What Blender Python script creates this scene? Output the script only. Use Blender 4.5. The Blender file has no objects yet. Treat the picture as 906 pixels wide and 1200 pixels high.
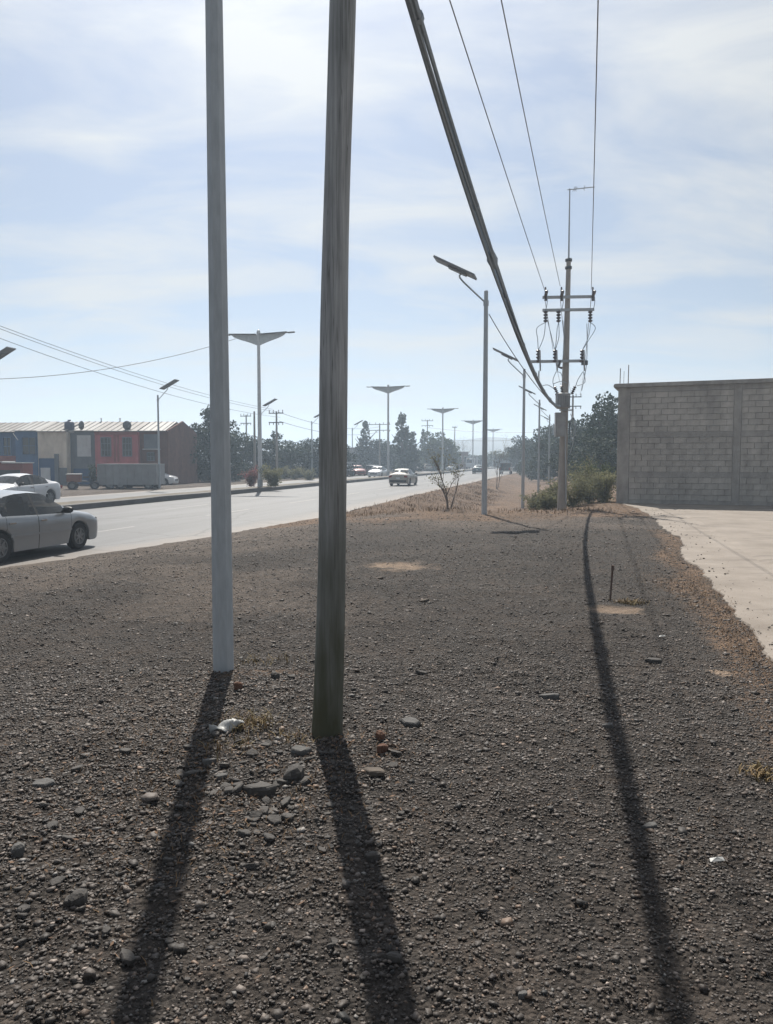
import bpy, bmesh, math, random
import numpy as np
from mathutils import Vector, Matrix
PI = math.pi
rad = math.radians
random.seed(7)
RNG = np.random.default_rng(11)
scene = bpy.context.scene
COL = scene.collection

# ------------------------------------------------------------------ camera
CAM_Z, F, PITCH = 1.70, 900.0, rad(3.81)
cam_d = bpy.data.cameras.new('camera')
cam_d.sensor_fit = 'VERTICAL'
cam_d.sensor_height = 24.0
cam_d.lens = 24.0 * F / 1200.0
cam_d.clip_start, cam_d.clip_end = 0.05, 5000
cam = bpy.data.objects.new('camera', cam_d)
COL.objects.link(cam)
cam.location = (0, 0, CAM_Z)
cam.rotation_euler = (PI / 2 - PITCH, 0, 0)
scene.camera = cam
scene.view_settings.view_transform = 'Standard'
scene.view_settings.look = 'None'
scene.view_settings.exposure = 0.6
scene.view_settings.gamma = 1.0
scene.cycles.use_denoising = True
scene.cycles.max_bounces = 6
scene.cycles.volume_bounces = 1

# ------------------------------------------------------------------ sky and sun
SUN_EL, SUN_AZ = rad(50), rad(-8.0)          # azimuth from +Y, clockwise
world = bpy.data.worlds.new('World')
scene.world = world
world.use_nodes = True
wn, wl = world.node_tree.nodes, world.node_tree.links
wn.clear()
w_out = wn.new('ShaderNodeOutputWorld')
w_bg = wn.new('ShaderNodeBackground')
w_bg.inputs['Strength'].default_value = 0.056
w_sky = wn.new('ShaderNodeTexSky')
w_sky.sky_type = 'NISHITA'
w_sky.sun_disc = False
w_sky.sun_elevation = SUN_EL
w_sky.sun_rotation = SUN_AZ
w_sky.altitude = 1500
w_sky.air_density = 1.0
w_sky.dust_density = 2.0
w_sky.ozone_density = 0.3
w_tc = wn.new('ShaderNodeTexCoord')
w_sep = wn.new('ShaderNodeSeparateXYZ')
wl.new(w_tc.outputs['Generated'], w_sep.inputs[0])
def wmath(op, a, b=None, clamp=False):
    n = wn.new('ShaderNodeMath'); n.operation = op; n.use_clamp = clamp
    for i, v in enumerate((a, b)):
        if v is None: continue
        if isinstance(v, (int, float)): n.inputs[i].default_value = v
        else: wl.new(v, n.inputs[i])
    return n.outputs[0]
zc = wmath('ADD', wmath('MAXIMUM', w_sep.outputs['Z'], 0.0), 0.16)
w_comb = wn.new('ShaderNodeCombineXYZ')
wl.new(wmath('DIVIDE', w_sep.outputs['X'], zc), w_comb.inputs[0])
wl.new(wmath('DIVIDE', w_sep.outputs['Y'], zc), w_comb.inputs[1])
w_map = wn.new('ShaderNodeMapping')
w_map.inputs['Rotation'].default_value = (0, 0, rad(-15))
w_map.inputs['Scale'].default_value = (0.75, 1.5, 1.0)
w_map.inputs['Location'].default_value = (0.4, -2.2, 0.0)
wl.new(w_comb.outputs[0], w_map.inputs['Vector'])
w_noise = wn.new('ShaderNodeTexNoise')
w_noise.inputs['Scale'].default_value = 1.9
w_noise.inputs['Detail'].default_value = 7.0
w_noise.inputs['Roughness'].default_value = 0.55
w_noise.inputs['Distortion'].default_value = 0.55
wl.new(w_map.outputs[0], w_noise.inputs['Vector'])
w_ramp = wn.new('ShaderNodeValToRGB')
w_ramp.color_ramp.elements[0].position = 0.40
w_ramp.color_ramp.elements[0].color = (0, 0, 0, 1)
w_ramp.color_ramp.elements[1].position = 0.66
w_ramp.color_ramp.elements[1].color = (1, 1, 1, 1)
wl.new(w_noise.outputs['Fac'], w_ramp.inputs[0])
w_veil = wmath('ADD', wmath('MULTIPLY', w_ramp.outputs[0], 0.72), 0.22)
w_mix = wn.new('ShaderNodeMix'); w_mix.data_type = 'RGBA'
wl.new(w_veil, w_mix.inputs['Factor'])
wl.new(w_sky.outputs[0], w_mix.inputs[6])
w_mix.inputs[7].default_value = (7.6, 7.7, 7.65, 1)
# bright aureole of thin cloud round the sun
sx_, sy_, sz_ = (math.sin(SUN_AZ) * math.cos(SUN_EL), math.cos(SUN_AZ) * math.cos(SUN_EL), math.sin(SUN_EL))
w_dot = wn.new('ShaderNodeVectorMath'); w_dot.operation = 'DOT_PRODUCT'
wl.new(w_tc.outputs['Generated'], w_dot.inputs[0]); w_dot.inputs[1].default_value = (sx_, sy_, sz_)
w_ang = wmath('ARCCOSINE', wmath('MINIMUM', w_dot.outputs['Value'], 0.9999))
w_aur = wmath('MULTIPLY', wmath('POWER', 2.718, wmath('MULTIPLY', w_ang, -1 / rad(24))), 1.7)
w_gain = wmath('ADD', w_aur, 0.74)
w_sc = wn.new('ShaderNodeVectorMath'); w_sc.operation = 'SCALE'
wl.new(w_mix.outputs[2], w_sc.inputs[0]); wl.new(w_gain, w_sc.inputs['Scale'])
wl.new(w_sc.outputs[0], w_bg.inputs['Color'])
wl.new(w_bg.outputs[0], w_out.inputs['Surface'])

sun_dir = Vector((math.sin(SUN_AZ) * math.cos(SUN_EL), math.cos(SUN_AZ) * math.cos(SUN_EL), math.sin(SUN_EL)))
sun_l = bpy.data.lights.new('sun', 'SUN')
sun_l.energy = 5.0
sun_l.angle = rad(0.5)
sun_l.color = (1.0, 0.94, 0.85)
sun_o = bpy.data.objects.new('sun', sun_l)
COL.objects.link(sun_o)
sun_o.rotation_euler = (-sun_dir).to_track_quat('-Z', 'Y').to_euler()
sun_o.location = (0, 0, 60)

# ------------------------------------------------------------------ measuring helpers
CP, SP = math.cos(PITCH), math.sin(PITCH)
def ray(px, py):
    u, v = (px - 453) / F, (600 - py) / F
    return Vector((u, CP + v * SP, -SP + v * CP))
def P(px, py, Y):                   # point of the photograph at a known distance
    d = ray(px, py); k = Y / d.y
    return Vector((d.x * k, Y, CAM_Z + d.z * k))
def G(px, py, z=0.0):               # point of the photograph on level ground of height z
    d = ray(px, py); k = (z - CAM_Z) / d.z
    return Vector((d.x * k, d.y * k, z))
AR = math.atan(0.24)
CA, SA = math.cos(AR), math.sin(AR)
def R(s, t, z=0.0):                 # s along the road, t to its left
    return Vector((s * SA - t * CA, s * CA + t * SA, z))
def st(x, y):
    return x * SA + y * CA, -x * CA + y * SA

# ------------------------------------------------------------------ value noise
_perm = RNG.permutation(4096)
_val = RNG.random(4096)
def vnoise(x, y):
    x = np.asarray(x, float); y = np.asarray(y, float)
    xi = np.floor(x).astype(int); yi = np.floor(y).astype(int)
    fx = x - xi; fy = y - yi
    fx = fx * fx * (3 - 2 * fx); fy = fy * fy * (3 - 2 * fy)
    def h(a, b): return _val[_perm[(a * 57 + _perm[b & 4095]) & 4095]]
    return (h(xi, yi) * (1 - fx) + h(xi + 1, yi) * fx) * (1 - fy) + (h(xi, yi + 1) * (1 - fx) + h(xi + 1, yi + 1) * fx) * fy
def fbm(x, y, o=3):
    s = 0; a = 0.5; n = 0
    for i in range(o):
        s = s + a * vnoise(np.asarray(x) * 2 ** i + 17.3 * i, np.asarray(y) * 2 ** i + 9.1 * i); n += a; a *= 0.5
    return s / n
def sstep(a, b, x):
    t = np.clip((np.asarray(x, float) - a) / (b - a), 0, 1)
    return t * t * (3 - 2 * t)

ROAD_Z = -0.40
EDGE_S = [-200, 3, 10.5, 14, 19, 27, 36, 50, 1200]
EDGE_T = [11.8, 11.8, 11.2, 10.35, 9.6, 8.9, 9.1, 9.3, 9.3]
def edge_t(s): return np.interp(s, EDGE_S, EDGE_T)
KERB, MED2, FAR2 = 20.5, 22.0, 29.0

def gz(x, y):
    x = np.asarray(x, float); y = np.asarray(y, float)
    s, t = x * SA + y * CA, -x * CA + y * SA
    e = edge_t(s)
    road = sstep(e - 4.2, e - 0.1, t)                   # shoulder falls to the road
    z = -0.36 * road
    dist = np.hypot(x, y)
    near = 1 - sstep(16, 40, dist)
    z = z + (fbm(x * 0.9, y * 0.9) - 0.5) * 0.07 * (1 - road * 0.7)
    z = z + (fbm(x * 4 + 5, y * 4, 3) - 0.5) * 0.045 * near * (1 - road * 0.6)
    z = z + (fbm(x * 11, y * 11 + 3, 3) - 0.5) * 0.034 * near
    # low bank of rubble round the two near poles
    z = z + 0.05 * np.exp(-(((x + 0.75) / 1.3) ** 2 + ((y - 4.9) / 1.4) ** 2))
    # beyond the ridge the ground drops into a ditch beside the road
    ridge = 26.6 + (fbm(x * 0.5 + 40, x * 0 + 2.0) - 0.5) * 1.6
    drop = sstep(ridge, ridge + 2.6, y)
    prof = np.interp(t, [-8, -1.5, 1.2, 3.0, 5.4, 7.2, 8.8, 9.5], [0, 0, -0.35, -1.15, -1.25, -0.8, -0.40, -0.36])
    prof = prof + (fbm(x * 0.6, y * 0.6 + 8) - 0.5) * 0.25 * ((t > 0) & (t < 8.6))
    z = z * (1 - drop) + prof * drop
    under = sstep(e - 0.05, e + 0.12, t)
    z = np.where(t > e, z * (1 - under) + (-0.62) * under, z)
    z = np.where(t > FAR2 - 0.3, -0.62 + (0.25) * sstep(FAR2 - 0.3, FAR2 + 0.5, t) + (fbm(x * .3, y * .3) - 0.5) * 0.12 * sstep(FAR2, FAR2 + 3, t), z)
    if YE is not None:
        d = x - np.interp(y, YE[0], YE[1])
        inb = (y > 1.5) & (y < 31.5)
        z = np.where(inb & (d < 0), z + (0.012 - z) * np.exp(-(d / .45) ** 2), z)
        z = np.where((d >= 0) & (y < 33), np.where(d < .25, .012 - .10 * sstep(.1, .25, d), -.09), z)
    return z
YE = None
def gzf(x, y): return float(gz(np.array([x]), np.array([y]))[0])
_e = sorted((G(a, b).y, G(a, b).x) for a, b in [(724, 588.6), (742, 593), (757, 600), (772, 611), (775, 619), (802, 634), (796, 650), (799, 657), (824, 668), (831, 680), (842, 690), (848, 700), (856, 713), (884, 744), (912, 775), (960, 845), (1050, 990)])
YE = ([p[0] for p in _e], [p[1] for p in _e])
def on_ground(px, py):
    p = G(px, py, 0)
    for _ in range(4):
        p = G(px, py, gzf(p.x, p.y))
    return p

# ------------------------------------------------------------------ materials
def new_mat(name):
    m = bpy.data.materials.new(name); m.use_nodes = True
    n = m.node_tree.nodes
    return m, n, m.node_tree.links, n['Principled BSDF']
def mat(name, c1, c2=None, rough=0.7, scale=6.0, metal=0.0, bump=0.0, bscale=None, stretch=(1, 1, 1), rand=0.0, spec=None, coat=0.0, alpha=None, coords='Object'):
    m, n, l, b = new_mat(name)
    b.inputs['Roughness'].default_value = rough
    b.inputs['Metallic'].default_value = metal
    if spec is not None: b.inputs['Specular IOR Level'].default_value = spec
    if coat: b.inputs['Coat Weight'].default_value = coat; b.inputs['Coat Roughness'].default_value = 0.06
    if alpha is not None: b.inputs['Alpha'].default_value = alpha
    c2 = c2 or tuple(v * 0.8 for v in c1)
    tc = n.new('ShaderNodeTexCoord'); mp = n.new('ShaderNodeMapping')
    mp.inputs['Scale'].default_value = stretch
    l.new(tc.outputs[coords], mp.inputs['Vector'])
    ns = n.new('ShaderNodeTexNoise'); ns.inputs['Scale'].default_value = scale
    ns.inputs['Detail'].default_value = 6; ns.inputs['Roughness'].default_value = 0.62
    l.new(mp.outputs[0], ns.inputs['Vector'])
    rp = n.new('ShaderNodeValToRGB')
    rp.color_ramp.elements[0].position = 0.33; rp.color_ramp.elements[0].color = (*c2, 1)
    rp.color_ramp.elements[1].position = 0.67; rp.color_ramp.elements[1].color = (*c1, 1)
    l.new(ns.outputs['Fac'], rp.inputs[0])
    out = rp.outputs[0]
    if rand:
        oi = n.new('ShaderNodeObjectInfo'); mr = n.new('ShaderNodeMapRange')
        mr.inputs['To Min'].default_value = 1 - rand; mr.inputs['To Max'].default_value = 1 + rand
        l.new(oi.outputs['Random'], mr.inputs['Value'])
        vm = n.new('ShaderNodeVectorMath'); vm.operation = 'SCALE'
        l.new(out, vm.inputs[0]); l.new(mr.outputs[0], vm.inputs['Scale'])
        out = vm.outputs[0]
    l.new(out, b.inputs['Base Color'])
    if bump:
        nb = n.new('ShaderNodeTexNoise'); nb.inputs['Scale'].default_value = bscale or scale * 4
        nb.inputs['Detail'].default_value = 5
        l.new(mp.outputs[0], nb.inputs['Vector'])
        bp = n.new('ShaderNodeBump'); bp.inputs['Strength'].default_value = 1.0
        bp.inputs['Distance'].default_value = bump
        l.new(nb.outputs['Fac'], bp.inputs['Height'])
        l.new(bp.outputs[0], b.inputs['Normal'])
    return m
def attr_color_mat(name, attr, rough=0.85, bump=0.0, bscale=60):
    m, n, l, b = new_mat(name)
    a = n.new('ShaderNodeAttribute'); a.attribute_name = attr
    b.inputs['Roughness'].default_value = rough
    l.new(a.outputs['Color'], b.inputs['Base Color'])
    if bump:
        tc = n.new('ShaderNodeTexCoord'); nb = n.new('ShaderNodeTexNoise')
        nb.inputs['Scale'].default_value = bscale; nb.inputs['Detail'].default_value = 4
        l.new(tc.outputs['Object'], nb.inputs['Vector'])
        bp = n.new('ShaderNodeBump'); bp.inputs['Distance'].default_value = bump
        l.new(nb.outputs['Fac'], bp.inputs['Height']); l.new(bp.outputs[0], b.inputs['Normal'])
    return m

M = {}
M['galv'] = mat('galvanised_steel', (0.43, 0.465, 0.495), (0.35, 0.38, 0.405), 0.55, 9, 0.1, 0.002, stretch=(3, 3, 0.6))
M['darkmetal'] = mat('dark_metal', (0.10, 0.11, 0.12), None, 0.5, 10, 0.4)
M['panel_back'] = mat('solar_panel_back', (0.20, 0.21, 0.22), None, 0.5, 4, 0.2)
M['panel_cell'] = mat('solar_cells', (0.02, 0.025, 0.05), None, 0.15, 4)
M['lampwhite'] = mat('lamp_enamel', (0.62, 0.64, 0.65), (0.5, 0.52, 0.53), 0.45, 6)
M['wing'] = mat('translucent_wing_panel', (0.55, 0.58, 0.58), (0.45, 0.48, 0.48), 0.5, 3)
M['concrete_pole'] = mat('concrete_pole', (0.36, 0.33, 0.30), (0.26, 0.24, 0.22), 0.9, 5, 0, 0.004, 40, (1, 1, 0.4))
M['insulator'] = mat('insulator_porcelain', (0.10, 0.08, 0.08), None, 0.3, 8)
M['cable'] = mat('weathered_cable', (0.29, 0.345, 0.40), None, 0.6, 20)
M['wire'] = mat('aluminium_wire', (0.22, 0.22, 0.23), None, 0.5, 20, 0.3)
M['tank'] = mat('transformer_paint', (0.33, 0.34, 0.35), (0.25, 0.25, 0.25), 0.5, 5)
M['concrete'] = mat('cast_concrete', (0.37, 0.353, 0.332), (0.28, 0.266, 0.25), 0.92, 2.5, 0, 0.004, 30)
M['mortar'] = mat('mortar', (0.36, 0.338, 0.31), (0.285, 0.267, 0.245), 0.95, 8, 0, 0.003, 60)
M['block'] = mat('grey_block', (0.435, 0.41, 0.378), (0.36, 0.337, 0.31), 0.95, 2.2, 0, 0.004, 45, rand=0.07)
def stain(m, sc=.55, lo=.72, hi=1.12):
    n, l = m.node_tree.nodes, m.node_tree.links
    b = n['Principled BSDF']; src = b.inputs['Base Color'].links[0].from_socket
    gp = n.new('ShaderNodeNewGeometry'); mp = n.new('ShaderNodeMapping'); mp.inputs['Scale'].default_value = (1.6, 1.6, .55)
    l.new(gp.outputs['Position'], mp.inputs[0])
    q = n.new('ShaderNodeTexNoise'); q.inputs['Scale'].default_value = sc; q.inputs['Detail'].default_value = 7; q.inputs['Roughness'].default_value = .68
    l.new(mp.outputs[0], q.inputs['Vector'])
    mr = n.new('ShaderNodeMapRange'); mr.inputs['From Min'].default_value = .33; mr.inputs['From Max'].default_value = .66
    mr.inputs['To Min'].default_value = lo; mr.inputs['To Max'].default_value = hi; l.new(q.outputs['Fac'], mr.inputs['Value'])
    v = n.new('ShaderNodeVectorMath'); v.operation = 'SCALE'; l.new(src, v.inputs[0]); l.new(mr.outputs[0], v.inputs['Scale'])
    l.new(v.outputs[0], b.inputs['Base Color'])
for k_ in ('concrete', 'mortar', 'block'): stain(M[k_], 1.1)
M['rebar'] = mat('rusty_rebar', (0.10, 0.06, 0.045), None, 0.8, 30)
M['bark'] = mat('bark', (0.10, 0.075, 0.055), (0.06, 0.045, 0.035), 0.9, 8, 0, 0.01, 25, (2, 2, 0.5))
M['greybark'] = mat('grey_bark', (0.17, 0.14, 0.12), (0.11, 0.09, 0.08), 0.9, 8, 0, 0.004, 25, (2, 2, 0.5))
def leaf_mat(name, c1, c2, scale, trans=0.25, rand=.15):
    m = mat(name, c1, c2, 0.75, scale, rand=rand, spec=0.15)
    n, l = m.node_tree.nodes, m.node_tree.links
    b = n['Principled BSDF']; src = b.inputs['Base Color'].links[0].from_socket
    tb = n.new('ShaderNodeBsdfTranslucent'); l.new(src, tb.inputs['Color'])
    mx = n.new('ShaderNodeMixShader'); mx.inputs[0].default_value = trans
    l.new(b.outputs[0], mx.inputs[1]); l.new(tb.outputs[0], mx.inputs[2])
    l.new(mx.outputs[0], n['Material Output'].inputs['Surface'])
    return m
M['leaf_dark'] = leaf_mat('dark_foliage', (0.040, 0.062, 0.030), (0.022, 0.036, 0.020), 1.2, .12)
M['leaf_mid'] = leaf_mat('mid_foliage', (0.085, 0.105, 0.05), (0.045, 0.065, 0.03), 1.5, .3)
M['leaf_olive'] = leaf_mat('olive_foliage', (0.21, 0.20, 0.12), (0.11, 0.12, 0.065), 3.0, .45)
M['leaf_pink'] = leaf_mat('pink_blossom', (0.30, 0.11, 0.13), (0.10, 0.085, 0.06), 2.2, .4)
M['straw'] = mat('dry_straw', (0.21, 0.135, 0.07), (0.12, 0.075, 0.042), 0.9, 7)
M['weed'] = mat('yellow_green_weed', (0.17, 0.14, 0.055), (0.20, 0.125, 0.06), 0.85, 7)
M['tyre'] = mat('tyre_rubber', (0.022, 0.022, 0.023), None, 0.85, 20)
M['rim'] = mat('alloy_rim', (0.24, 0.245, 0.25), None, 0.4, 10, 0.4)
M['seam'] = mat('black_trim', (0.012, 0.012, 0.013), None, 0.6, 20)
M['glass'] = mat('tinted_glass', (0.02, 0.024, 0.027), None, 0.04, 2, 0, alpha=0.68)
M['clearglass'] = mat('window_glass', (0.03, 0.036, 0.04), None, 0.06, 2)
M['silver'] = mat('silver_paint', (0.275, 0.29, 0.305), (0.26, 0.275, 0.29), 0.28, 3, 0.3, coat=0.6)
M['white_paint'] = mat('white_car_paint', (0.58, 0.59, 0.61), (0.55, 0.56, 0.58), 0.35, 3, 0, coat=0.7)
M['beige_paint'] = mat('beige_car_paint', (0.33, 0.30, 0.25), (0.31, 0.28, 0.24), 0.35, 3, 0.2, coat=0.6)
M['dark_paint'] = mat('dark_car_paint', (0.03, 0.034, 0.04), None, 0.35, 3, 0.1, coat=0.6)
M['teal_paint'] = mat('teal_car_paint', (0.05, 0.10, 0.11), None, 0.35, 3, 0.1, coat=0.6)
M['red_paint'] = mat('red_car_paint', (0.22, 0.03, 0.025), None, 0.35, 3, 0.1, coat=0.6)
M['lens_red'] = mat('red_lamp_lens', (0.25, 0.01, 0.01), None, 0.2, 3)
M['lens_clear'] = mat('clear_lamp_lens', (0.6, 0.6, 0.58), None, 0.15, 3)
M['plate'] = mat('licence_plate', (0.6, 0.6, 0.6), None, 0.5, 5)
M['chrome'] = mat('chrome', (0.6, 0.6, 0.6), None, 0.15, 5, 1.0)
M['h_blue'] = mat('blue_wall_paint', (0.06, 0.14, 0.28), (0.05, 0.115, 0.23), 0.9, 1.2)
M['h_darkblue'] = mat('dark_blue_wall_paint', (0.03, 0.085, 0.19), None, 0.9, 1.2)
M['h_cream'] = mat('cream_wall_paint', (0.72, 0.64, 0.53), (0.58, 0.50, 0.41), 0.9, 1.0)
M['h_grey'] = mat('grey_wall_paint', (0.16, 0.18, 0.20), (0.13, 0.145, 0.16), 0.9, 1.0)
M['h_pink'] = mat('pink_red_wall_paint', (0.46, 0.135, 0.14), (0.38, 0.105, 0.11), 0.9, 1.2)
M['h_brick'] = mat('brick_wall', (0.17, 0.085, 0.065), (0.12, 0.065, 0.05), 0.95, 3)
M['h_redband'] = mat('red_band_paint', (0.27, 0.085, 0.07), None, 0.9, 1)
for k_ in ('h_blue', 'h_cream', 'h_grey', 'h_pink', 'h_brick'): stain(M[k_], .9, .78, 1.1)
M['white_wall'] = mat('white_wall_paint', (0.62, 0.63, 0.62), (0.5, 0.5, 0.5), 0.85, 1.5)
M['roof_metal'] = mat('pale_roof_sheet', (0.25, 0.246, 0.236), (0.185, 0.18, 0.173), 0.65, 0.8, 0.0)
M['roof_old'] = mat('weathered_roof_sheet', (0.20, 0.19, 0.178), (0.13, 0.12, 0.11), 0.7, 0.7)
M['tankblue'] = mat('blue_black_plastic', (0.03, 0.045, 0.10), None, 0.5, 4)
M['trailer'] = mat('grey_trailer_paint', (0.27, 0.28, 0.29), (0.21, 0.215, 0.22), 0.6, 1.5)
M['far_wall'] = mat('weathered_far_wall', (0.34, 0.34, 0.33), (0.25, 0.25, 0.25), 0.9, 0.4)
M['far_brown'] = mat('brown_far_wall', (0.22, 0.14, 0.11), None, 0.9, 0.4)
M['orange'] = mat('orange_paint', (0.20, 0.075, 0.045), None, 0.55, 4)
M['hill'] = mat('hill_scrub', (0.11, 0.10, 0.07), (0.07, 0.07, 0.05), 0.95, 0.02)
M['kerb'] = mat('kerb_concrete', (0.13, 0.125, 0.12), (0.09, 0.087, 0.084), 0.9, 1.2, 0, 0.006, 14)
M['median_dirt'] = mat('median_dirt', (0.13, 0.108, 0.082), (0.08, 0.07, 0.05), 0.95, 1.4, 0, 0.02, 8)
M['rock_grey'] = mat('grey_rock', (0.105, 0.102, 0.098), (0.065, 0.063, 0.061), 0.92, 14, 0, 0.006, 60)
M['rock_dark'] = mat('dark_rock', (0.062, 0.056, 0.051), (0.030, 0.027, 0.025), 0.85, 14, 0, 0.006, 60)
M['rock_red'] = mat('red_clod', (0.13, 0.062, 0.037), (0.08, 0.042, 0.027), 0.95, 14, 0, 0.006, 60)
M['rock_tan'] = mat('tan_rock', (0.10, 0.082, 0.066), (0.062, 0.051, 0.042), 0.95, 14, 0, 0.006, 60)
M['white_bag'] = mat('white_plastic', (0.30, 0.305, 0.30), (0.20, 0.205, 0.20), 0.5, 10, 0, 0.006, 30)

# weathered wooden pole: long grain, dark knots, damp green-brown foot, upper wood paled for lens glare
def wood_material():
    m, n, l, b = new_mat('weathered_wood')
    b.inputs['Roughness'].default_value = 0.85
    tc = n.new('ShaderNodeTexCoord')
    mp = n.new('ShaderNodeMapping'); mp.inputs['Scale'].default_value = (14, 14, 0.55)
    l.new(tc.outputs['Object'], mp.inputs[0])
    ns = n.new('ShaderNodeTexNoise'); ns.inputs['Scale'].default_value = 2.2; ns.inputs['Detail'].default_value = 8; ns.inputs['Roughness'].default_value = 0.7
    l.new(mp.outputs[0], ns.inputs['Vector'])
    rp = n.new('ShaderNodeValToRGB')
    e = rp.color_ramp.elements
    e[0].position = 0.30; e[0].color = (0.20, 0.205, 0.21, 1)
    e[1].position = 0.72; e[1].color = (0.52, 0.525, 0.53, 1)
    l.new(ns.outputs['Fac'], rp.inputs[0])
    n2 = n.new('ShaderNodeTexNoise'); n2.inputs['Scale'].default_value = 1.6; n2.inputs['Detail'].default_value = 3
    l.new(tc.outputs['Object'], n2.inputs['Vector'])
    mx = n.new('ShaderNodeMix'); mx.data_type = 'RGBA'; mx.blend_type = 'MULTIPLY'
    mx.inputs['Factor'].default_value = 0.6
    rp2 = n.new('ShaderNodeValToRGB')
    rp2.color_ramp.elements[0].position = 0.35; rp2.color_ramp.elements[0].color = (0.58, 0.60, 0.58, 1)
    rp2.color_ramp.elements[1].position = 0.6; rp2.color_ramp.elements[1].color = (1, 1, 1, 1)
    l.new(n2.outputs['Fac'], rp2.inputs[0])
    l.new(rp.outputs[0], mx.inputs[6]); l.new(rp2.outputs[0], mx.inputs[7])
    # long drying cracks
    mpc = n.new('ShaderNodeMapping'); mpc.inputs['Scale'].default_value = (26, 26, .42); l.new(tc.outputs['Object'], mpc.inputs[0])
    nc = n.new('ShaderNodeTexNoise'); nc.inputs['Scale'].default_value = 1.0; nc.inputs['Detail'].default_value = 3; l.new(mpc.outputs[0], nc.inputs['Vector'])
    rc = n.new('ShaderNodeValToRGB'); ec = rc.color_ramp.elements
    ec[0].position = .485; ec[0].color = (1, 1, 1, 1); ec[1].position = .515; ec[1].color = (1, 1, 1, 1)
    em = ec.new(.5); em.color = (.45, .44, .43, 1); l.new(nc.outputs['Fac'], rc.inputs[0])
    mc = n.new('ShaderNodeMix'); mc.data_type = 'RGBA'; mc.blend_type = 'MULTIPLY'; mc.inputs['Factor'].default_value = .85
    l.new(mx.outputs[2], mc.inputs[6]); l.new(rc.outputs[0], mc.inputs[7]); mx = mc
    # damp, ragged-edged algae stain at the foot; paler upper wood paints in lens glare
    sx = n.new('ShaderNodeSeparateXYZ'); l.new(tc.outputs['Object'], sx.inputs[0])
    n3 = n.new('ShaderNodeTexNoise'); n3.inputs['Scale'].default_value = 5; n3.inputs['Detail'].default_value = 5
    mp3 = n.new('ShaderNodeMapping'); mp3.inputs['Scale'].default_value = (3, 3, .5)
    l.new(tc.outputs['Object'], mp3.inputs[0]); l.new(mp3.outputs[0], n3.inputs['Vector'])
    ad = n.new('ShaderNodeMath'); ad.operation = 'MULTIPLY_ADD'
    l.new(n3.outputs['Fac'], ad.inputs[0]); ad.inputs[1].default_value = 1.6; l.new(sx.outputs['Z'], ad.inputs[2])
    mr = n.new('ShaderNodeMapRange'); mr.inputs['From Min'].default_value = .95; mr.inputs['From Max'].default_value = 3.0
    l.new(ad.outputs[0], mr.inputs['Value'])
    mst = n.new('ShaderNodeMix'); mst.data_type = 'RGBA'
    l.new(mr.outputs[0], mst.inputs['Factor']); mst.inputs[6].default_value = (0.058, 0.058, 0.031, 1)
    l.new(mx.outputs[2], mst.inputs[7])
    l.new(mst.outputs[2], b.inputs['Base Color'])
    bp = n.new('ShaderNodeBump'); bp.inputs['Distance'].default_value = 0.006
    l.new(ns.outputs['Fac'], bp.inputs['Height']); l.new(bp.outputs[0], b.inputs['Normal'])
    return m
M['wood'] = wood_material()

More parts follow.
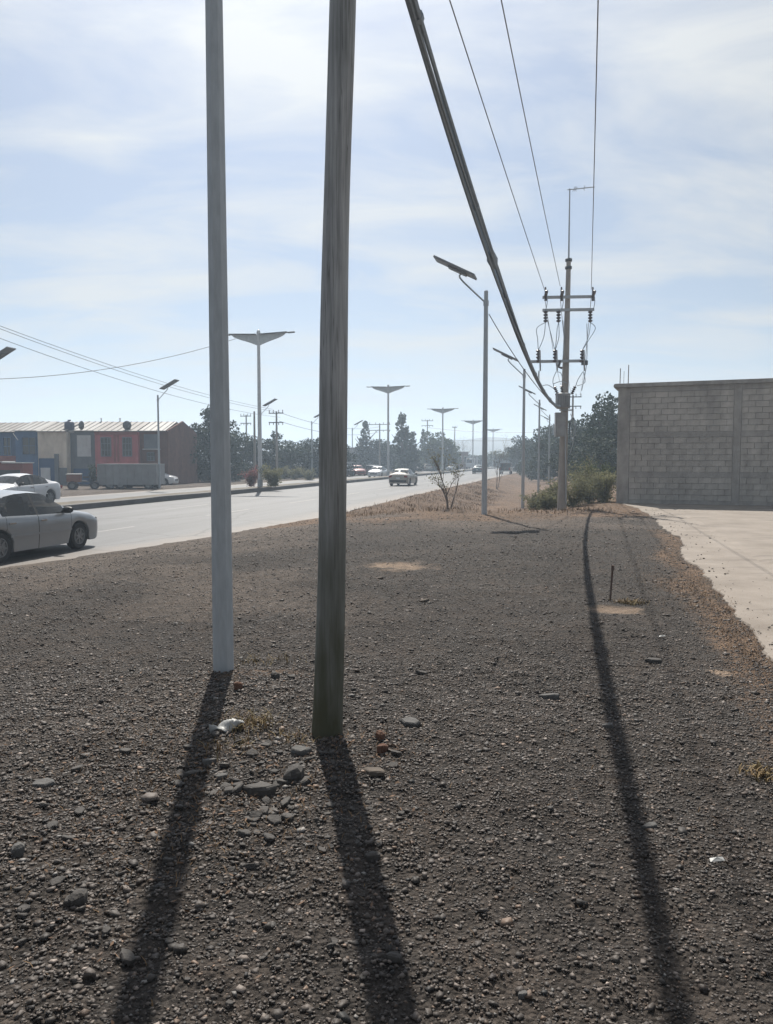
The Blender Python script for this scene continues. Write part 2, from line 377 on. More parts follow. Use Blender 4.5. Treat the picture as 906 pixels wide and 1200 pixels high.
# ground: colour zones come in as vertex attributes (gravel / tan dirt / dry grass / dust)
def ground_material():
    m, n, l, b = new_mat('gravel_ground')
    b.inputs['Roughness'].default_value = 0.93
    b.inputs['Specular IOR Level'].default_value = 0.25
    tc = n.new('ShaderNodeTexCoord')
    def noise(sc, det=5, ro=0.6):
        q = n.new('ShaderNodeTexNoise'); q.inputs['Scale'].default_value = sc
        q.inputs['Detail'].default_value = det; q.inputs['Roughness'].default_value = ro
        l.new(tc.outputs['Object'], q.inputs['Vector']); return q.outputs['Fac']
    def ramp(fac, p0, c0, p1, c1):
        r = n.new('ShaderNodeValToRGB'); e = r.color_ramp.elements
        e[0].position = p0; e[0].color = (*c0, 1); e[1].position = p1; e[1].color = (*c1, 1)
        l.new(fac, r.inputs[0]); return r.outputs[0]
    def mixc(fac, a, c):
        x = n.new('ShaderNodeMix'); x.data_type = 'RGBA'
        l.new(fac, x.inputs['Factor']); l.new(a, x.inputs[6]); l.new(c, x.inputs[7]); return x.outputs[2]
    def mth(op, a, c, clamp=True):
        x = n.new('ShaderNodeMath'); x.operation = op; x.use_clamp = clamp
        for i, v in enumerate((a, c)):
            if isinstance(v, (int, float)): x.inputs[i].default_value = v
            else: l.new(v, x.inputs[i])
        return x.outputs[0]
    def att(name):
        a = n.new('ShaderNodeAttribute'); a.attribute_name = name; return a.outputs['Fac']
    fine = mth('ADD', mth('MULTIPLY', noise(42, 5, 0.75), .62, False), mth('MULTIPLY', noise(9, 7, .72), .38, False), False)
    mid = noise(2.3, 5, 0.6)
    gravel = mixc(ramp(mid, 0.42, (0, 0, 0), 0.66, (1, 1, 1)),
                  ramp(fine, 0.39, (0.011, 0.0096, 0.0086), 0.62, (0.084, 0.072, 0.063)),
                  ramp(fine, 0.39, (0.016, 0.0130, 0.011), 0.62, (0.098, 0.078, 0.064)))
    tan = ramp(noise(9), 0.3, (0.17, 0.122, 0.086), 0.7, (0.30, 0.225, 0.165))
    dry = ramp(noise(6, 7, 0.7), 0.32, (0.058, 0.036, 0.023), 0.7, (0.215, 0.142, 0.092))
    dust = ramp(noise(14, 6, 0.7), 0.3, (0.042, 0.0335, 0.0275), 0.66, (0.145, 0.116, 0.095))
    edge = mth('MULTIPLY', mth('SUBTRACT', noise(6, 9, 0.8), 0.5, False), 1.5, False)
    def soft(a):
        return ramp(mth('ADD', att(a), mth('MULTIPLY', edge, mth('MULTIPLY', att(a), 4.0), False)), 0.25, (0, 0, 0), 0.75, (1, 1, 1))
    c = mixc(soft('dust'), gravel, dust)
    c = mixc(soft('dry'), c, dry)
    c = mixc(soft('tan'), c, tan)
    big = ramp(noise(.55, 4, .6), .35, (.72, .72, .72), .68, (1.2, 1.2, 1.2))
    bm_ = n.new('ShaderNodeMix'); bm_.data_type = 'RGBA'; bm_.blend_type = 'MULTIPLY'; bm_.inputs['Factor'].default_value = 1
    l.new(c, bm_.inputs[6]); l.new(big, bm_.inputs[7]); c = bm_.outputs[2]
    l.new(c, b.inputs['Base Color'])
    vor = n.new('ShaderNodeTexVoronoi'); vor.inputs['Scale'].default_value = 45
    l.new(tc.outputs['Object'], vor.inputs['Vector'])
    h = mth('ADD', mth('MULTIPLY', fine, 0.8, False), mth('MULTIPLY', vor.outputs['Distance'], -0.6, False), False)
    bp = n.new('ShaderNodeBump'); bp.inputs['Distance'].default_value = 0.045; bp.inputs['Strength'].default_value = 1.0
    l.new(h, bp.inputs['Height']); l.new(bp.outputs[0], b.inputs['Normal'])
    return m
M['ground'] = ground_material()

def road_material():
    m, n, l, b = new_mat('worn_asphalt')
    b.inputs['Roughness'].default_value = 0.56
    b.inputs['Specular IOR Level'].default_value = 0.30
    tc = n.new('ShaderNodeTexCoord')
    mp = n.new('ShaderNodeMapping'); mp.inputs['Scale'].default_value = (0.035, 0.75, 1)
    l.new(tc.outputs['UV'], mp.inputs[0])
    ns = n.new('ShaderNodeTexNoise'); ns.inputs['Scale'].default_value = 1.0; ns.inputs['Detail'].default_value = 6; ns.inputs['Roughness'].default_value = 0.65
    l.new(mp.outputs[0], ns.inputs['Vector'])
    rp = n.new('ShaderNodeValToRGB'); e = rp.color_ramp.elements
    e[0].position = 0.32; e[0].color = (0.038, 0.039, 0.041, 1); e[1].position = 0.68; e[1].color = (0.086, 0.088, 0.092, 1)
    l.new(ns.outputs['Fac'], rp.inputs[0])
    n2 = n.new('ShaderNodeTexNoise'); n2.inputs['Scale'].default_value = 22; n2.inputs['Detail'].default_value = 5
    l.new(tc.outputs['Object'], n2.inputs['Vector'])
    mx = n.new('ShaderNodeMix'); mx.data_type = 'RGBA'; mx.blend_type = 'OVERLAY'; mx.inputs['Factor'].default_value = 0.35
    l.new(rp.outputs[0], mx.inputs[6]); l.new(n2.outputs['Fac'], mx.inputs[7])
    # dust and grit carried onto the margin of the asphalt
    am = n.new('ShaderNodeAttribute'); am.attribute_name = 'margin'
    n4 = n.new('ShaderNodeTexNoise'); n4.inputs['Scale'].default_value = 1.7; n4.inputs['Detail'].default_value = 7; n4.inputs['Roughness'].default_value = .7
    l.new(tc.outputs['Object'], n4.inputs['Vector'])
    sm = n.new('ShaderNodeMath'); sm.operation = 'ADD'; l.new(am.outputs['Fac'], sm.inputs[0]); l.new(n4.outputs['Fac'], sm.inputs[1])
    mr = n.new('ShaderNodeMapRange'); mr.inputs['From Min'].default_value = 0.72; mr.inputs['From Max'].default_value = 1.35; l.new(sm.outputs[0], mr.inputs['Value'])
    md = n.new('ShaderNodeMix'); md.data_type = 'RGBA'; l.new(mr.outputs[0], md.inputs['Factor'])
    l.new(mx.outputs[2], md.inputs[6]); md.inputs[7].default_value = (0.115, 0.095, 0.08, 1)
    # cracks and patched repairs
    vo = n.new('ShaderNodeTexVoronoi'); vo.feature = 'DISTANCE_TO_EDGE'; vo.inputs['Scale'].default_value = .32
    n5 = n.new('ShaderNodeTexNoise'); n5.inputs['Scale'].default_value = 1.3; n5.inputs['Detail'].default_value = 5
    l.new(tc.outputs['Object'], n5.inputs['Vector'])
    vx = n.new('ShaderNodeMix'); vx.data_type = 'VECTOR'; vx.inputs['Factor'].default_value = .35
    l.new(tc.outputs['Object'], vx.inputs[4]); l.new(n5.outputs['Color'], vx.inputs[5]); l.new(vx.outputs[1], vo.inputs['Vector'])
    cr = n.new('ShaderNodeMapRange'); cr.inputs['From Min'].default_value = .004; cr.inputs['From Max'].default_value = .012; cr.inputs['To Min'].default_value = .45; l.new(vo.outputs['Distance'], cr.inputs['Value'])
    cm = n.new('ShaderNodeVectorMath'); cm.operation = 'SCALE'; l.new(md.outputs[2], cm.inputs[0]); l.new(cr.outputs[0], cm.inputs['Scale'])
    l.new(cm.outputs[0], b.inputs['Base Color'])
    bp = n.new('ShaderNodeBump'); bp.inputs['Distance'].default_value = 0.006
    l.new(n2.outputs['Fac'], bp.inputs['Height']); l.new(bp.outputs[0], b.inputs['Normal'])
    return m
M['road'] = road_material()
def slab_material():
    m, n, l, b = new_mat('dusty_concrete_slab')
    b.inputs['Roughness'].default_value = 0.9
    tc = n.new('ShaderNodeTexCoord')
    def noise(sc, det, ro=0.6, st=(1, 1, 1)):
        mp = n.new('ShaderNodeMapping'); mp.inputs['Scale'].default_value = st
        l.new(tc.outputs['Object'], mp.inputs[0])
        q = n.new('ShaderNodeTexNoise'); q.inputs['Scale'].default_value = sc; q.inputs['Detail'].default_value = det; q.inputs['Roughness'].default_value = ro
        l.new(mp.outputs[0], q.inputs['Vector']); return q.outputs['Fac']
    rp = n.new('ShaderNodeValToRGB'); e = rp.color_ramp.elements
    e[0].position = 0.3; e[0].color = (0.155, 0.130, 0.107, 1); e[1].position = 0.7; e[1].color = (0.245, 0.213, 0.182, 1)
    l.new(noise(1.1, 8, 0.65), rp.inputs[0])
    r2 = n.new('ShaderNodeValToRGB'); e = r2.color_ramp.elements
    e[0].position = 0.54; e[0].color = (0, 0, 0, 1); e[1].position = 0.72; e[1].color = (1, 1, 1, 1)
    l.new(noise(0.9, 8, 0.72, (0.45, 1.7, 1)), r2.inputs[0])
    mx = n.new('ShaderNodeMix'); mx.data_type = 'RGBA'
    l.new(r2.outputs[0], mx.inputs['Factor']); l.new(rp.outputs[0], mx.inputs[6]); mx.inputs[7].default_value = (0.10, 0.083, 0.068, 1)
    l.new(mx.outputs[2], b.inputs['Base Color'])
    bp = n.new('ShaderNodeBump'); bp.inputs['Distance'].default_value = 0.004
    l.new(noise(30, 4), bp.inputs['Height']); l.new(bp.outputs[0], b.inputs['Normal'])
    return m
M['slab'] = slab_material()

# ------------------------------------------------------------------ mesh building
class MB:
    def __init__(self): self.v, self.f, self.smooth = [], [], False
    def add(self, vs, fs):
        o = len(self.v); self.v += [tuple(p) for p in vs]; self.f += [tuple(i + o for i in q) for q in fs]; return self
    def box(self, c, s, rz=0.0, ry=0.0, rx=0.0):
        m = Matrix.Translation(c) @ Matrix.Rotation(rz, 4, 'Z') @ Matrix.Rotation(ry, 4, 'Y') @ Matrix.Rotation(rx, 4, 'X')
        vs = [m @ Vector((sx * s[0] / 2, sy * s[1] / 2, sz * s[2] / 2)) for sx in (-1, 1) for sy in (-1, 1) for sz in (-1, 1)]
        return self.add(vs, [(0, 1, 3, 2), (4, 6, 7, 5), (0, 4, 5, 1), (2, 3, 7, 6), (0, 2, 6, 4), (1, 5, 7, 3)])
    def path(self, pts, r, n=8, caps=True):
        pts = [Vector(p) for p in pts]; rs = r if isinstance(r, (list, tuple)) else [r] * len(pts)
        rings = []; up = None
        for i, p in enumerate(pts):
            a = pts[max(i - 1, 0)]; b = pts[min(i + 1, len(pts) - 1)]
            d = (b - a).normalized()
            if up is None: up = d.orthogonal().normalized() if abs(d.z) < 0.95 else Vector((1, 0, 0))
            up = (up - d * up.dot(d)).normalized(); side = d.cross(up)
            rings.append([p + (up * math.cos(2 * PI * k / n) + side * math.sin(2 * PI * k / n)) * rs[i] for k in range(n)])
        vs = [q for rg in rings for q in rg]; fs = []
        for i in range(len(pts) - 1):
            for k in range(n):
                a, b = i * n + k, i * n + (k + 1) % n
                fs.append((a, b, b + n, a + n))
        if caps:
            fs.append(tuple(range(n - 1, -1, -1))); fs.append(tuple(range((len(pts) - 1) * n, len(pts) * n)))
        return self.add(vs, fs)
    def lathe(self, prof, n=16, c=(0, 0, 0), axis='z', caps=True):
        vs, fs = [], []
        for (r, z) in prof:
            for k in range(n):
                a = 2 * PI * k / n
                p = (r * math.cos(a), r * math.sin(a), z)
                if axis == 'y': p = (p[0], p[2], p[1])
                if axis == 'x': p = (p[2], p[0], p[1])
                vs.append((p[0] + c[0], p[1] + c[1], p[2] + c[2]))
        for i in range(len(prof) - 1):
            for k in range(n):
                a, b = i * n + k, i * n + (k + 1) % n
                fs.append((a, b, b + n, a + n))
        if caps and prof[0][0] > 1e-4: fs.append(tuple(range(n - 1, -1, -1)))
        if caps and prof[-1][0] > 1e-4: fs.append(tuple(range((len(prof) - 1) * n, len(prof) * n)))
        return self.add(vs, fs)
    def prism(self, poly, y0, y1):            # outline in x,z pushed from y0 to y1
        n = len(poly)
        vs = [(x, y0, z) for x, z in poly] + [(x, y1, z) for x, z in poly]
        fs = [tuple(range(n)), tuple(range(2 * n - 1, n - 1, -1))] + [(i, i + n, (i + 1) % n + n, (i + 1) % n) for i in range(n)]
        return self.add(vs, fs)
    def mesh(self, name, m, smooth=None):
        me = bpy.data.meshes.new(name)
        me.from_pydata(self.v, [], self.f); me.update()
        bm = bmesh.new(); bm.from_mesh(me); bmesh.ops.recalc_face_normals(bm, faces=bm.faces); bm.to_mesh(me); bm.free()
        if m: me.materials.append(m)
        if smooth:
            me.polygons.foreach_set('use_smooth', [True] * len(me.polygons))
            me.set_sharp_from_angle(angle=rad(smooth))
        return me
    def build(self, name, m, parent=None, smooth=None, loc=None):
        return link(name, self.mesh(name, m, smooth), parent, loc)
def link(name, me, parent=None, loc=None):
    o = bpy.data.objects.new(name, me); COL.objects.link(o)
    if parent: o.parent = parent
    if loc is not None: o.location = loc
    return o
def tag(o, label=None, cat=None, group=None, kind=None):
    if label: o['label'] = label
    if cat: o['category'] = cat
    if group: o['group'] = group
    if kind: o['kind'] = kind
    return o
def thing(name, label, cat, loc=(0, 0, 0), rz=0.0, group=None):
    o = bpy.data.objects.new(name, None); COL.objects.link(o)
    o.empty_display_size = 0.3
    o.location = loc; o.rotation_euler = (0, 0, rz)
    return tag(o, label, cat, group)
def copy_tree(o, parent=None):
    c = o.copy(); COL.objects.link(c)
    if parent: c.parent = parent
    for ch in [k for k in ALL_CHILDREN(o)]: copy_tree(ch, c)
    return c
def ALL_CHILDREN(o): return list(o.children)
def place(o, loc, rz=0.0, label=None, group=None, scale=None):
    o.location = loc; o.rotation_euler = (0, 0, rz)
    if label: o['label'] = label
    if group: o['group'] = group
    if scale: o.scale = (scale,) * 3 if isinstance(scale, (int, float)) else scale
    return o
def np_mesh(name, verts, faces, m, n=4):
    me = bpy.data.meshes.new(name)
    verts = np.ascontiguousarray(verts, np.float32); faces = np.ascontiguousarray(faces, np.int32)
    me.vertices.add(len(verts)); me.vertices.foreach_set('co', verts.ravel())
    me.loops.add(faces.size); me.loops.foreach_set('vertex_index', faces.ravel())
    me.polygons.add(len(faces)); me.polygons.foreach_set('loop_start', np.arange(0, faces.size, n, dtype=np.int32))
    me.update(calc_edges=True)
    if m: me.materials.append(m)
    return me

# ------------------------------------------------------------------ SETTING: ground sheet
def axis_lines(segs):
    out = [segs[0][0]]
    for a, b, h in segs:
        n = max(1, round((b - a) / h)); out += list(np.linspace(a, b, n + 1)[1:])
    return np.array(out)
gx = axis_lines([(-1500, -300, 300), (-300, -60, 24), (-60, -24, 3), (-24, -9, 0.5), (-9, -4, 0.12), (-4, 4, 0.055), (4, 10, 0.12), (10, 30, 0.5), (30, 90, 3), (90, 330, 24), (330, 1500, 300)])
gy = axis_lines([(-40, -2, 4), (-2, 1.6, 0.4), (1.6, 7, 0.05), (7, 14, 0.10), (14, 31, 0.22), (31, 60, 0.6), (60, 130, 2), (130, 330, 10), (330, 1600, 130)])
GX, GY = np.meshgrid(gx, gy)
GZ = gz(GX, GY)
nx, ny = len(gx), len(gy)
idx = np.arange(nx * ny).reshape(ny, nx)
gf = np.stack([idx[:-1, :-1], idx[:-1, 1:], idx[1:, 1:], idx[1:, :-1]], -1).reshape(-1, 4)
g_me = np_mesh('ground', np.stack([GX, GY, GZ], -1).reshape(-1, 3), gf, M['ground'])
g_me.polygons.foreach_set('use_smooth', [True] * len(g_me.polygons))
S_, T_ = GX * SA + GY * CA, -GX * CA + GY * SA
def zones(X, Y):
    S, T = X * SA + Y * CA, -X * CA + Y * SA
    e = edge_t(S)
    tan = np.zeros_like(X)
    for (px, py, a, b) in [(472, 664, 0.66, 0.55), (712, 714, 0.36, 0.26), (846, 788, 0.09, 0.12)]:
        p = G(px, py); 
        w1 = (fbm(X * 2.2 + 7, Y * 1.6, 3) - .5) * 1.5; w2 = (fbm(X * 1.7, Y * 2.4 + 4, 3) - .5) * 1.5
        tan = np.maximum(tan, 1.0 * np.exp(-(((X - p.x) / a + w1) ** 2 + ((Y - p.y) / b + w2) ** 2) * 1.3))
    dry = sstep(19.5, 26.5, Y + (fbm(X * .4, Y * .4) - .5) * 9) * (T < e)
    
    # strip of dead grass along the slab and round the poles
    for (px, py, a, b) in [(815, 690, 0.5, 1.2), (838, 712, 0.35, 0.7), (290, 850, 0.22, 0.16), (300, 790, 0.4, 0.2), (870, 745, 0.3, 0.5)]:
        p = G(px, py); dry = np.maximum(dry, 0.75 * np.exp(-(((X - p.x) / a) ** 2 + ((Y - p.y) / b) ** 2)))
    dust = np.clip(sstep(e - 7.5, e - 0.8, T) * 0.9 * (T < e + .5), 0, 1)
    dust = np.maximum(dust, sstep(15, 24, Y + (fbm(X * .5 + 3, Y * .5) - .5) * 9) * 0.75)
    dust = np.maximum(dust, sstep(FAR2, FAR2 + 1, T) * 0.95)
    dust = np.maximum(dust, 0.42 * np.exp(-(((X + 1.6) / 1.2) ** 2 + ((Y - 5.2) / 1.6) ** 2)))
    dust = np.maximum(dust, .60 * sstep(.47, .62, fbm(X * .55 + 11, Y * .45 + 5, 4)) * (.2 + .8 * sstep(1.5, -2.0, X)))
    if YE is not None:
        d = X - np.interp(Y, YE[0], YE[1])
        dry = np.maximum(dry, .72 * np.exp(-((d + .22) / .30) ** 2) * (Y > 3) * (Y < 19) * (.35 + 1.2 * fbm(X * 1.4, Y * 1.1 + 2)))
    return tan, dry, dust
tanz, dryz, dustz = zones(GX, GY)
for nm, arr in (('tan', tanz), ('dry', dryz), ('dust', dustz)):
    a = g_me.attributes.new(nm, 'FLOAT', 'POINT'); a.data.foreach_set('value', arr.ravel().astype(np.float32))
ground = tag(link('ground', g_me), kind='structure')

# ------------------------------------------------------------------ SETTING: road, median, far carriageway
def ribbon(name, t0f, t1f, z, m, ss, nt=4, kind='structure'):
    vs, fs, uv = [], [], []
    for s in ss:
        a, b = t0f(s), t1f(s)
        for k in range(nt + 1):
            t = a + (b - a) * k / nt
            p = R(s, t, z); vs.append(p); uv.append((s, t))
    w = nt + 1
    for i in range(len(ss) - 1):
        for k in range(nt):
            q = i * w + k; fs.append((q, q + w, q + w + 1, q + 1))
    me = bpy.data.meshes.new(name); me.from_pydata([tuple(v) for v in vs], [], fs); me.update()
    ul = me.uv_layers.new(name='UVMap')
    for lp in me.loops: ul.data[lp.index].uv = uv[lp.vertex_index]
    me.materials.append(m)
    at = me.attributes.new('margin', 'FLOAT', 'POINT')
    at.data.foreach_set('value', [1.0 if (i % w == 0 and name == 'road') or (i % w == nt and name == 'far_road') else 0.0 for i in range(len(vs))])
    o = link(name, me); tag(o, kind=kind)
    return o
ss_road = list(np.linspace(-30, 60, 361)) + list(np.linspace(62, 200, 60)) + [260, 400, 700, 1100]
def ragged(s): return float(edge_t(s) + (vnoise(s * 1.7, 3.3) - .5) * 0.35 + (vnoise(s * 5.1, 8.3) - .5) * 0.14)
ribbon('road', ragged, lambda s: KERB + 0.02, ROAD_Z, M['road'], ss_road, 6)
ribbon('far_road', lambda s: MED2 - 0.02, lambda s: FAR2 + float(vnoise(s * .8, 1.3) - .5) * .3, ROAD_Z - 0.01, M['road'], ss_road, 4)
M['oldpaint'] = mat('worn_lane_paint', (0.24, 0.235, 0.22), (0.16, 0.157, 0.152), 0.7, 5)
for lane_t in (KERB - 3.45, KERB - 6.9):
    mb = MB()
    for k in range(-2, 24):
        s0 = k * 9.0 + (3 if lane_t > 15 else 0)
        a, b, c, d = R(s0, lane_t - .06, ROAD_Z + .004), R(s0 + 4, lane_t - .06, ROAD_Z + .004), R(s0 + 4, lane_t + .06, ROAD_Z + .004), R(s0, lane_t + .06, ROAD_Z + .004)
        mb.add([a, b, c, d], [(0, 1, 2, 3)])
    tag(mb.build('lane_marking', M['oldpaint']), kind='structure')
mb = MB(); mb2 = MB()
sk = list(np.linspace(-30, 140, 171)) + [180, 240, 400, 700, 1100]
prof = [(KERB, ROAD_Z - .1), (KERB + .03, -0.15), (KERB + .08, -0.125), (KERB + .22, -0.12), (KERB + .24, -0.16)]
rows = []
for s in sk:
    j = (vnoise(s * .9, 4.4) - .5) * .05
    rows.append([R(s, t + j, z + (vnoise(s * .5, 7.7) - .5) * .05 * (k in (1, 2, 3))) for k, (t, z) in enumerate(prof)])
n = len(prof)
mb.add([p for r_ in rows for p in r_], [(i * n + k, (i + 1) * n + k, (i + 1) * n + k + 1, i * n + k + 1) for i in range(len(sk) - 1) for k in range(n - 1)])
tag(mb.build('kerb', M['kerb'], smooth=40), kind='structure')
prof = [(KERB + .24, -0.155), (KERB + .6, -0.10), (MED2 - .5, -0.10), (MED2 - .2, -0.13), (MED2, -0.18), (MED2 + .02, ROAD_Z - .1)]
rows = []
for s in sk:
    rows.append([R(s, t, z + (vnoise(s * .7, k * 3.1) - .5) * .06 * (0 < k < 4)) for k, (t, z) in enumerate(prof)])
n = len(prof)
mb2.add([p for r_ in rows for p in r_], [(i * n + k, (i + 1) * n + k, (i + 1) * n + k + 1, i * n + k + 1) for i in range(len(sk) - 1) for k in range(n - 1)])
tag(mb2.build('median', M['median_dirt'], smooth=40), kind='structure')

# far hills on the horizon
def hills():
    rows = []
    xs = np.linspace(-900, 1100, 161)
    prof_h = 9 + 16 * fbm(xs * .006 + 3, xs * 0 + 1.7, 4) + 9 * np.exp(-((xs - 95) / 60) ** 2)
    ys = [640, 680, 730, 800]
    hh = [0, .55, 1, .3]
    vs = [(x, y + 20 * math.sin(x * .01), -1 + h * ph) for y, h in zip(ys, hh) for x, ph in zip(xs, prof_h)]
    n = len(xs)
    fs = [(j * n + i, j * n + i + 1, (j + 1) * n + i + 1, (j + 1) * n + i) for j in range(3) for i in range(n - 1)]
    mb = MB(); mb.add(vs, fs)
    tag(mb.build('hills', M['hill'], smooth=80), kind='structure')
hills()

# concrete yard by the block building: two cast panels with an open joint between them
def yard():
    root = bpy.data.objects.new('concrete_yard', None); COL.objects.link(root); tag(root, kind='structure')
    edge_px = [(724, 588.6), (742, 593), (757, 600), (764, 606), (772, 611), (775, 619), (790, 625), (802, 634), (800, 641), (796, 650), (799, 657), (815, 660), (824, 668), (831, 680), (842, 690), (848, 700), (856, 713), (868, 727), (884, 744), (897, 757), (912, 775), (960, 845), (1050, 990)]
    pts = [G(a, b, 0.03) for a, b in edge_px]
    rag = []
    for i in range(len(pts) - 1):
        for k in range(8):
            q = pts[i].lerp(pts[i + 1], k / 8)
            j = (vnoise(q.y * 2.3, 1.1) - .5) * .22 + (vnoise(q.y * 8, 2.1) - .5) * .12
            rag.append((q.x + float(j), q.y))
    j0, j1 = G(793, 600, 0), G(853, 637, 0)
    dj = (j1 - j0).normalized()
    yv = [p.y for p in pts][::-1]; xv = [p.x for p in pts][::-1]
    yy_ = np.geomspace(2.0, 33, 120); xx_ = np.interp(yy_, yv, xv); xx_ = np.convolve(np.pad(xx_, 3, mode='edge'), np.ones(7) / 7, 'valid'); yv, xv = list(yy_), list(xx_)
    def edge_x(y):
        j = (vnoise(y * 2.3, 1.1) - .5) * .12 + (vnoise(y * 7, 2.1) - .5) * .05 + (vnoise(y * 23, 5.1) - .5) * .05
        return float(np.interp(y, yv, xv) + j)
    def joint_x(y): return j0.x + (y - j0.y) * dj.x / dj.y
    def panel(name, ys, lf, rf, top, nx_):
        mb = MB(); n = nx_ + 1
        for y in ys:
            a, b = lf(y), rf(y)
            row = [a + (b - a) * (k / nx_) ** 2 for k in range(n)]
            mb.v += [(x, y, top + (float(vnoise(x * 1.3, y * 1.3)) - .5) * .012 - (.022 if k == 0 else 0)) for k, x in enumerate(row)]
            mb.v += [(a, y, -.25), (b, y, -.25)]
        w = n + 2
        for i in range(len(ys) - 1):
            o = i * w; q = o + w
            mb.f += [(o + k, o + k + 1, q + k + 1, q + k) for k in range(nx_)]
            mb.f += [(o + n, o, q, q + n), (o + n - 1, o + n + 1, q + n + 1, q + n - 1)]
        mb.f.append(tuple(range(n)) + (n + 1, n)); e = (len(ys) - 1) * w
        mb.f.append(tuple(e + k for k in range(n)) + (e + n + 1, e + n))
        return mb.build(name, M['slab'], root)
    ysn = list(np.geomspace(2.2, 31.2, 330))
    panel('slab_panel', ysn, edge_x, lambda y: joint_x(y) - .010, .030, 10)
    ysf = [-9.0, -4, 0] + list(np.geomspace(2.2, 40, 60))
    panel('slab_panel', ysf, lambda y: joint_x(y) + .010, lambda y: 40.0, .032, 14)
    return j0, dj
yard()

# ------------------------------------------------------------------ the block building
def block_building():
    ang = math.atan2(-0.375, 0.927)
    base = P(722, 590, 30.6); base.z = 0
    b = thing('block_building', 'unplastered grey block building with concrete columns at the edge of the concrete yard', 'building', base, ang)
    W, D, H = 8.53, 9.0, 4.58
    MB().box((W / 2, 0.20 + (D - .2) / 2, H / 2), (W - .1, D - .2, H)).build('wall', M['mortar'], b)
    fz = 0.0
    def fbox(name, u0, u1, z0, z1, y0, m, sm=None):
        return MB().box(((u0 + u1) / 2, (y0 + 0.22) / 2, (z0 + z1) / 2), (u1 - u0, 0.22 - y0, z1 - z0)).build(name, m, b)
    cols = [(0.0, 0.46), (4.19, 4.46), (8.19, 8.53)]
    for i, (a, c) in enumerate(cols):
        o = MB().box(((a + c) / 2, 0.107, H / 2), (c - a, 0.226, H)).build('column', M['concrete'], b)
        bv = o.modifiers.new('bevel', 'BEVEL'); bv.width = 0.015; bv.segments = 2
    panels = [(0.46, 4.19), (4.46, 8.19)]
    for a, c in panels:
        fbox('beam', a, c, 0.0, 0.17, 0.002, M['concrete'])
        fbox('beam', a, c, 1.06, 1.27, 0.002, M['concrete'])
        fbox('beam', a, c, 2.61, 2.82, 0.002, M['concrete'])
        fbox('beam', a, c, 4.385, H, 0.002, M['concrete'])
        MB().box(((a + c) / 2, 0.14, H / 2), (c - a - .004, 0.16, H - .02)).build('mortar_bed', M['mortar'], b)
    bl = 0.46625
    full = MB().box((0, 0, 0), (bl - .014, .15, .208)); mf = full.mesh('block', M['block'])
    half = MB().box((0, 0, 0), (bl / 2 - .014, .15, .208)); mh = half.mesh('block', M['block'])
    rr = random.Random(3)
    for a, c in panels:
        for z0, rows in ((0.17, 4), (1.27, 6), (2.82, 7)):
            for r in range(rows):
                z = z0 + (r + .5) * .2225
                u = a; off = r % 2
                first = True
                while u < c - .08:
                    ln = bl / 2 if (first and off) else bl
                    first = False
                    if u + ln > c + .01:
                        ln = bl / 2
                        if u + ln > c + .01: break
                    o = link('block', mh if ln < .3 else mf, b)
                    o.location = (u + ln / 2, 0.085 + rr.uniform(-.005, .004), z)
                    o.rotation_euler = (0, rr.uniform(-.004, .004), rr.uniform(-.006, .006))
                    u += ln
    # roof slab with a rounded overhanging lip
    pr = [(-0.16, 4.585), (W + .16, 4.585), (W + .16, 4.73), (-0.10, 4.73), (-0.155, 4.70), (-0.175, 4.64)]
    MB().prism(pr, -0.12, D + .1).build('roof', M['concrete'], b, smooth=50)
    for (u, h) in ((0.05, .62), (0.19, .50), (0.36, .74)):
        MB().path([(u, .1, 4.70), (u + .008, .1, 4.73 + h)], .016 if h > .55 else .007, 6).build('rebar', M['rebar'], b)
    return b
block_building()

# ------------------------------------------------------------------ the two near poles, the lamps
def solar_lamp():
    o = thing('solar_street_lamp', 'x', 'street lamp')
    H = 6.95
    MB().path([(0, 0, -.3), (0, 0, .0), (0, 0, H)], [.089, .089, .064], 8).build('pole', M['galv'], o)
    MB().path([(0, 0, H - .004), (0, 0, H + .02)], [.068, .05], 8).build('pole_cap', M['galv'], o)
    MB().path([(.0, 0, H - .36), (-.35, 0, H - .03), (-.72, 0, H + .33), (-.82, 0, H + .45), (-.84, 0, H + .52), (-.79, 0, H + .58), (-.66, 0, H + .60)], .028, 8).build('arm', M['galv'], o, smooth=50)
    MB().path([(0, 0, H - .44), (0, 0, H - .28)], .085, 8).build('bracket', M['galv'], o)
    ca = rad(27)
    c = Vector((-.97, 0, H + .78))
    MB().box(c, (1.40, .66, .035), ry=ca).build('solar_panel', M['panel_cell'], o)
    fr = MB()
    for s in (-1, 1):
        fr.box(c + Vector((0, s * .335, -.006)), (1.42, .02, .055), ry=ca)
    for s in (-1, 1):
        fr.box(c + Vector((s * .705 * math.cos(ca), 0, -s * .705 * math.sin(ca) - .006)), (.02, .65, .055), ry=ca)
    fr.build('panel_frame', M['panel_back'], o)
    dn = Vector((-math.sin(ca), 0, -math.cos(ca)))
    MB().box(c + dn * .062 + Vector((.10, 0, -.05)), (.62, .30, .075), ry=ca).build('lamp_head', M['panel_back'], o)
    MB().box(c + dn * .03 + Vector((.0, 0, -.0)), (1.36, .62, .012), ry=ca).build('backsheet', M['panel_back'], o)
    return o
lamp0 = solar_lamp()
GL = 'solar street lamps along both sides of the road'
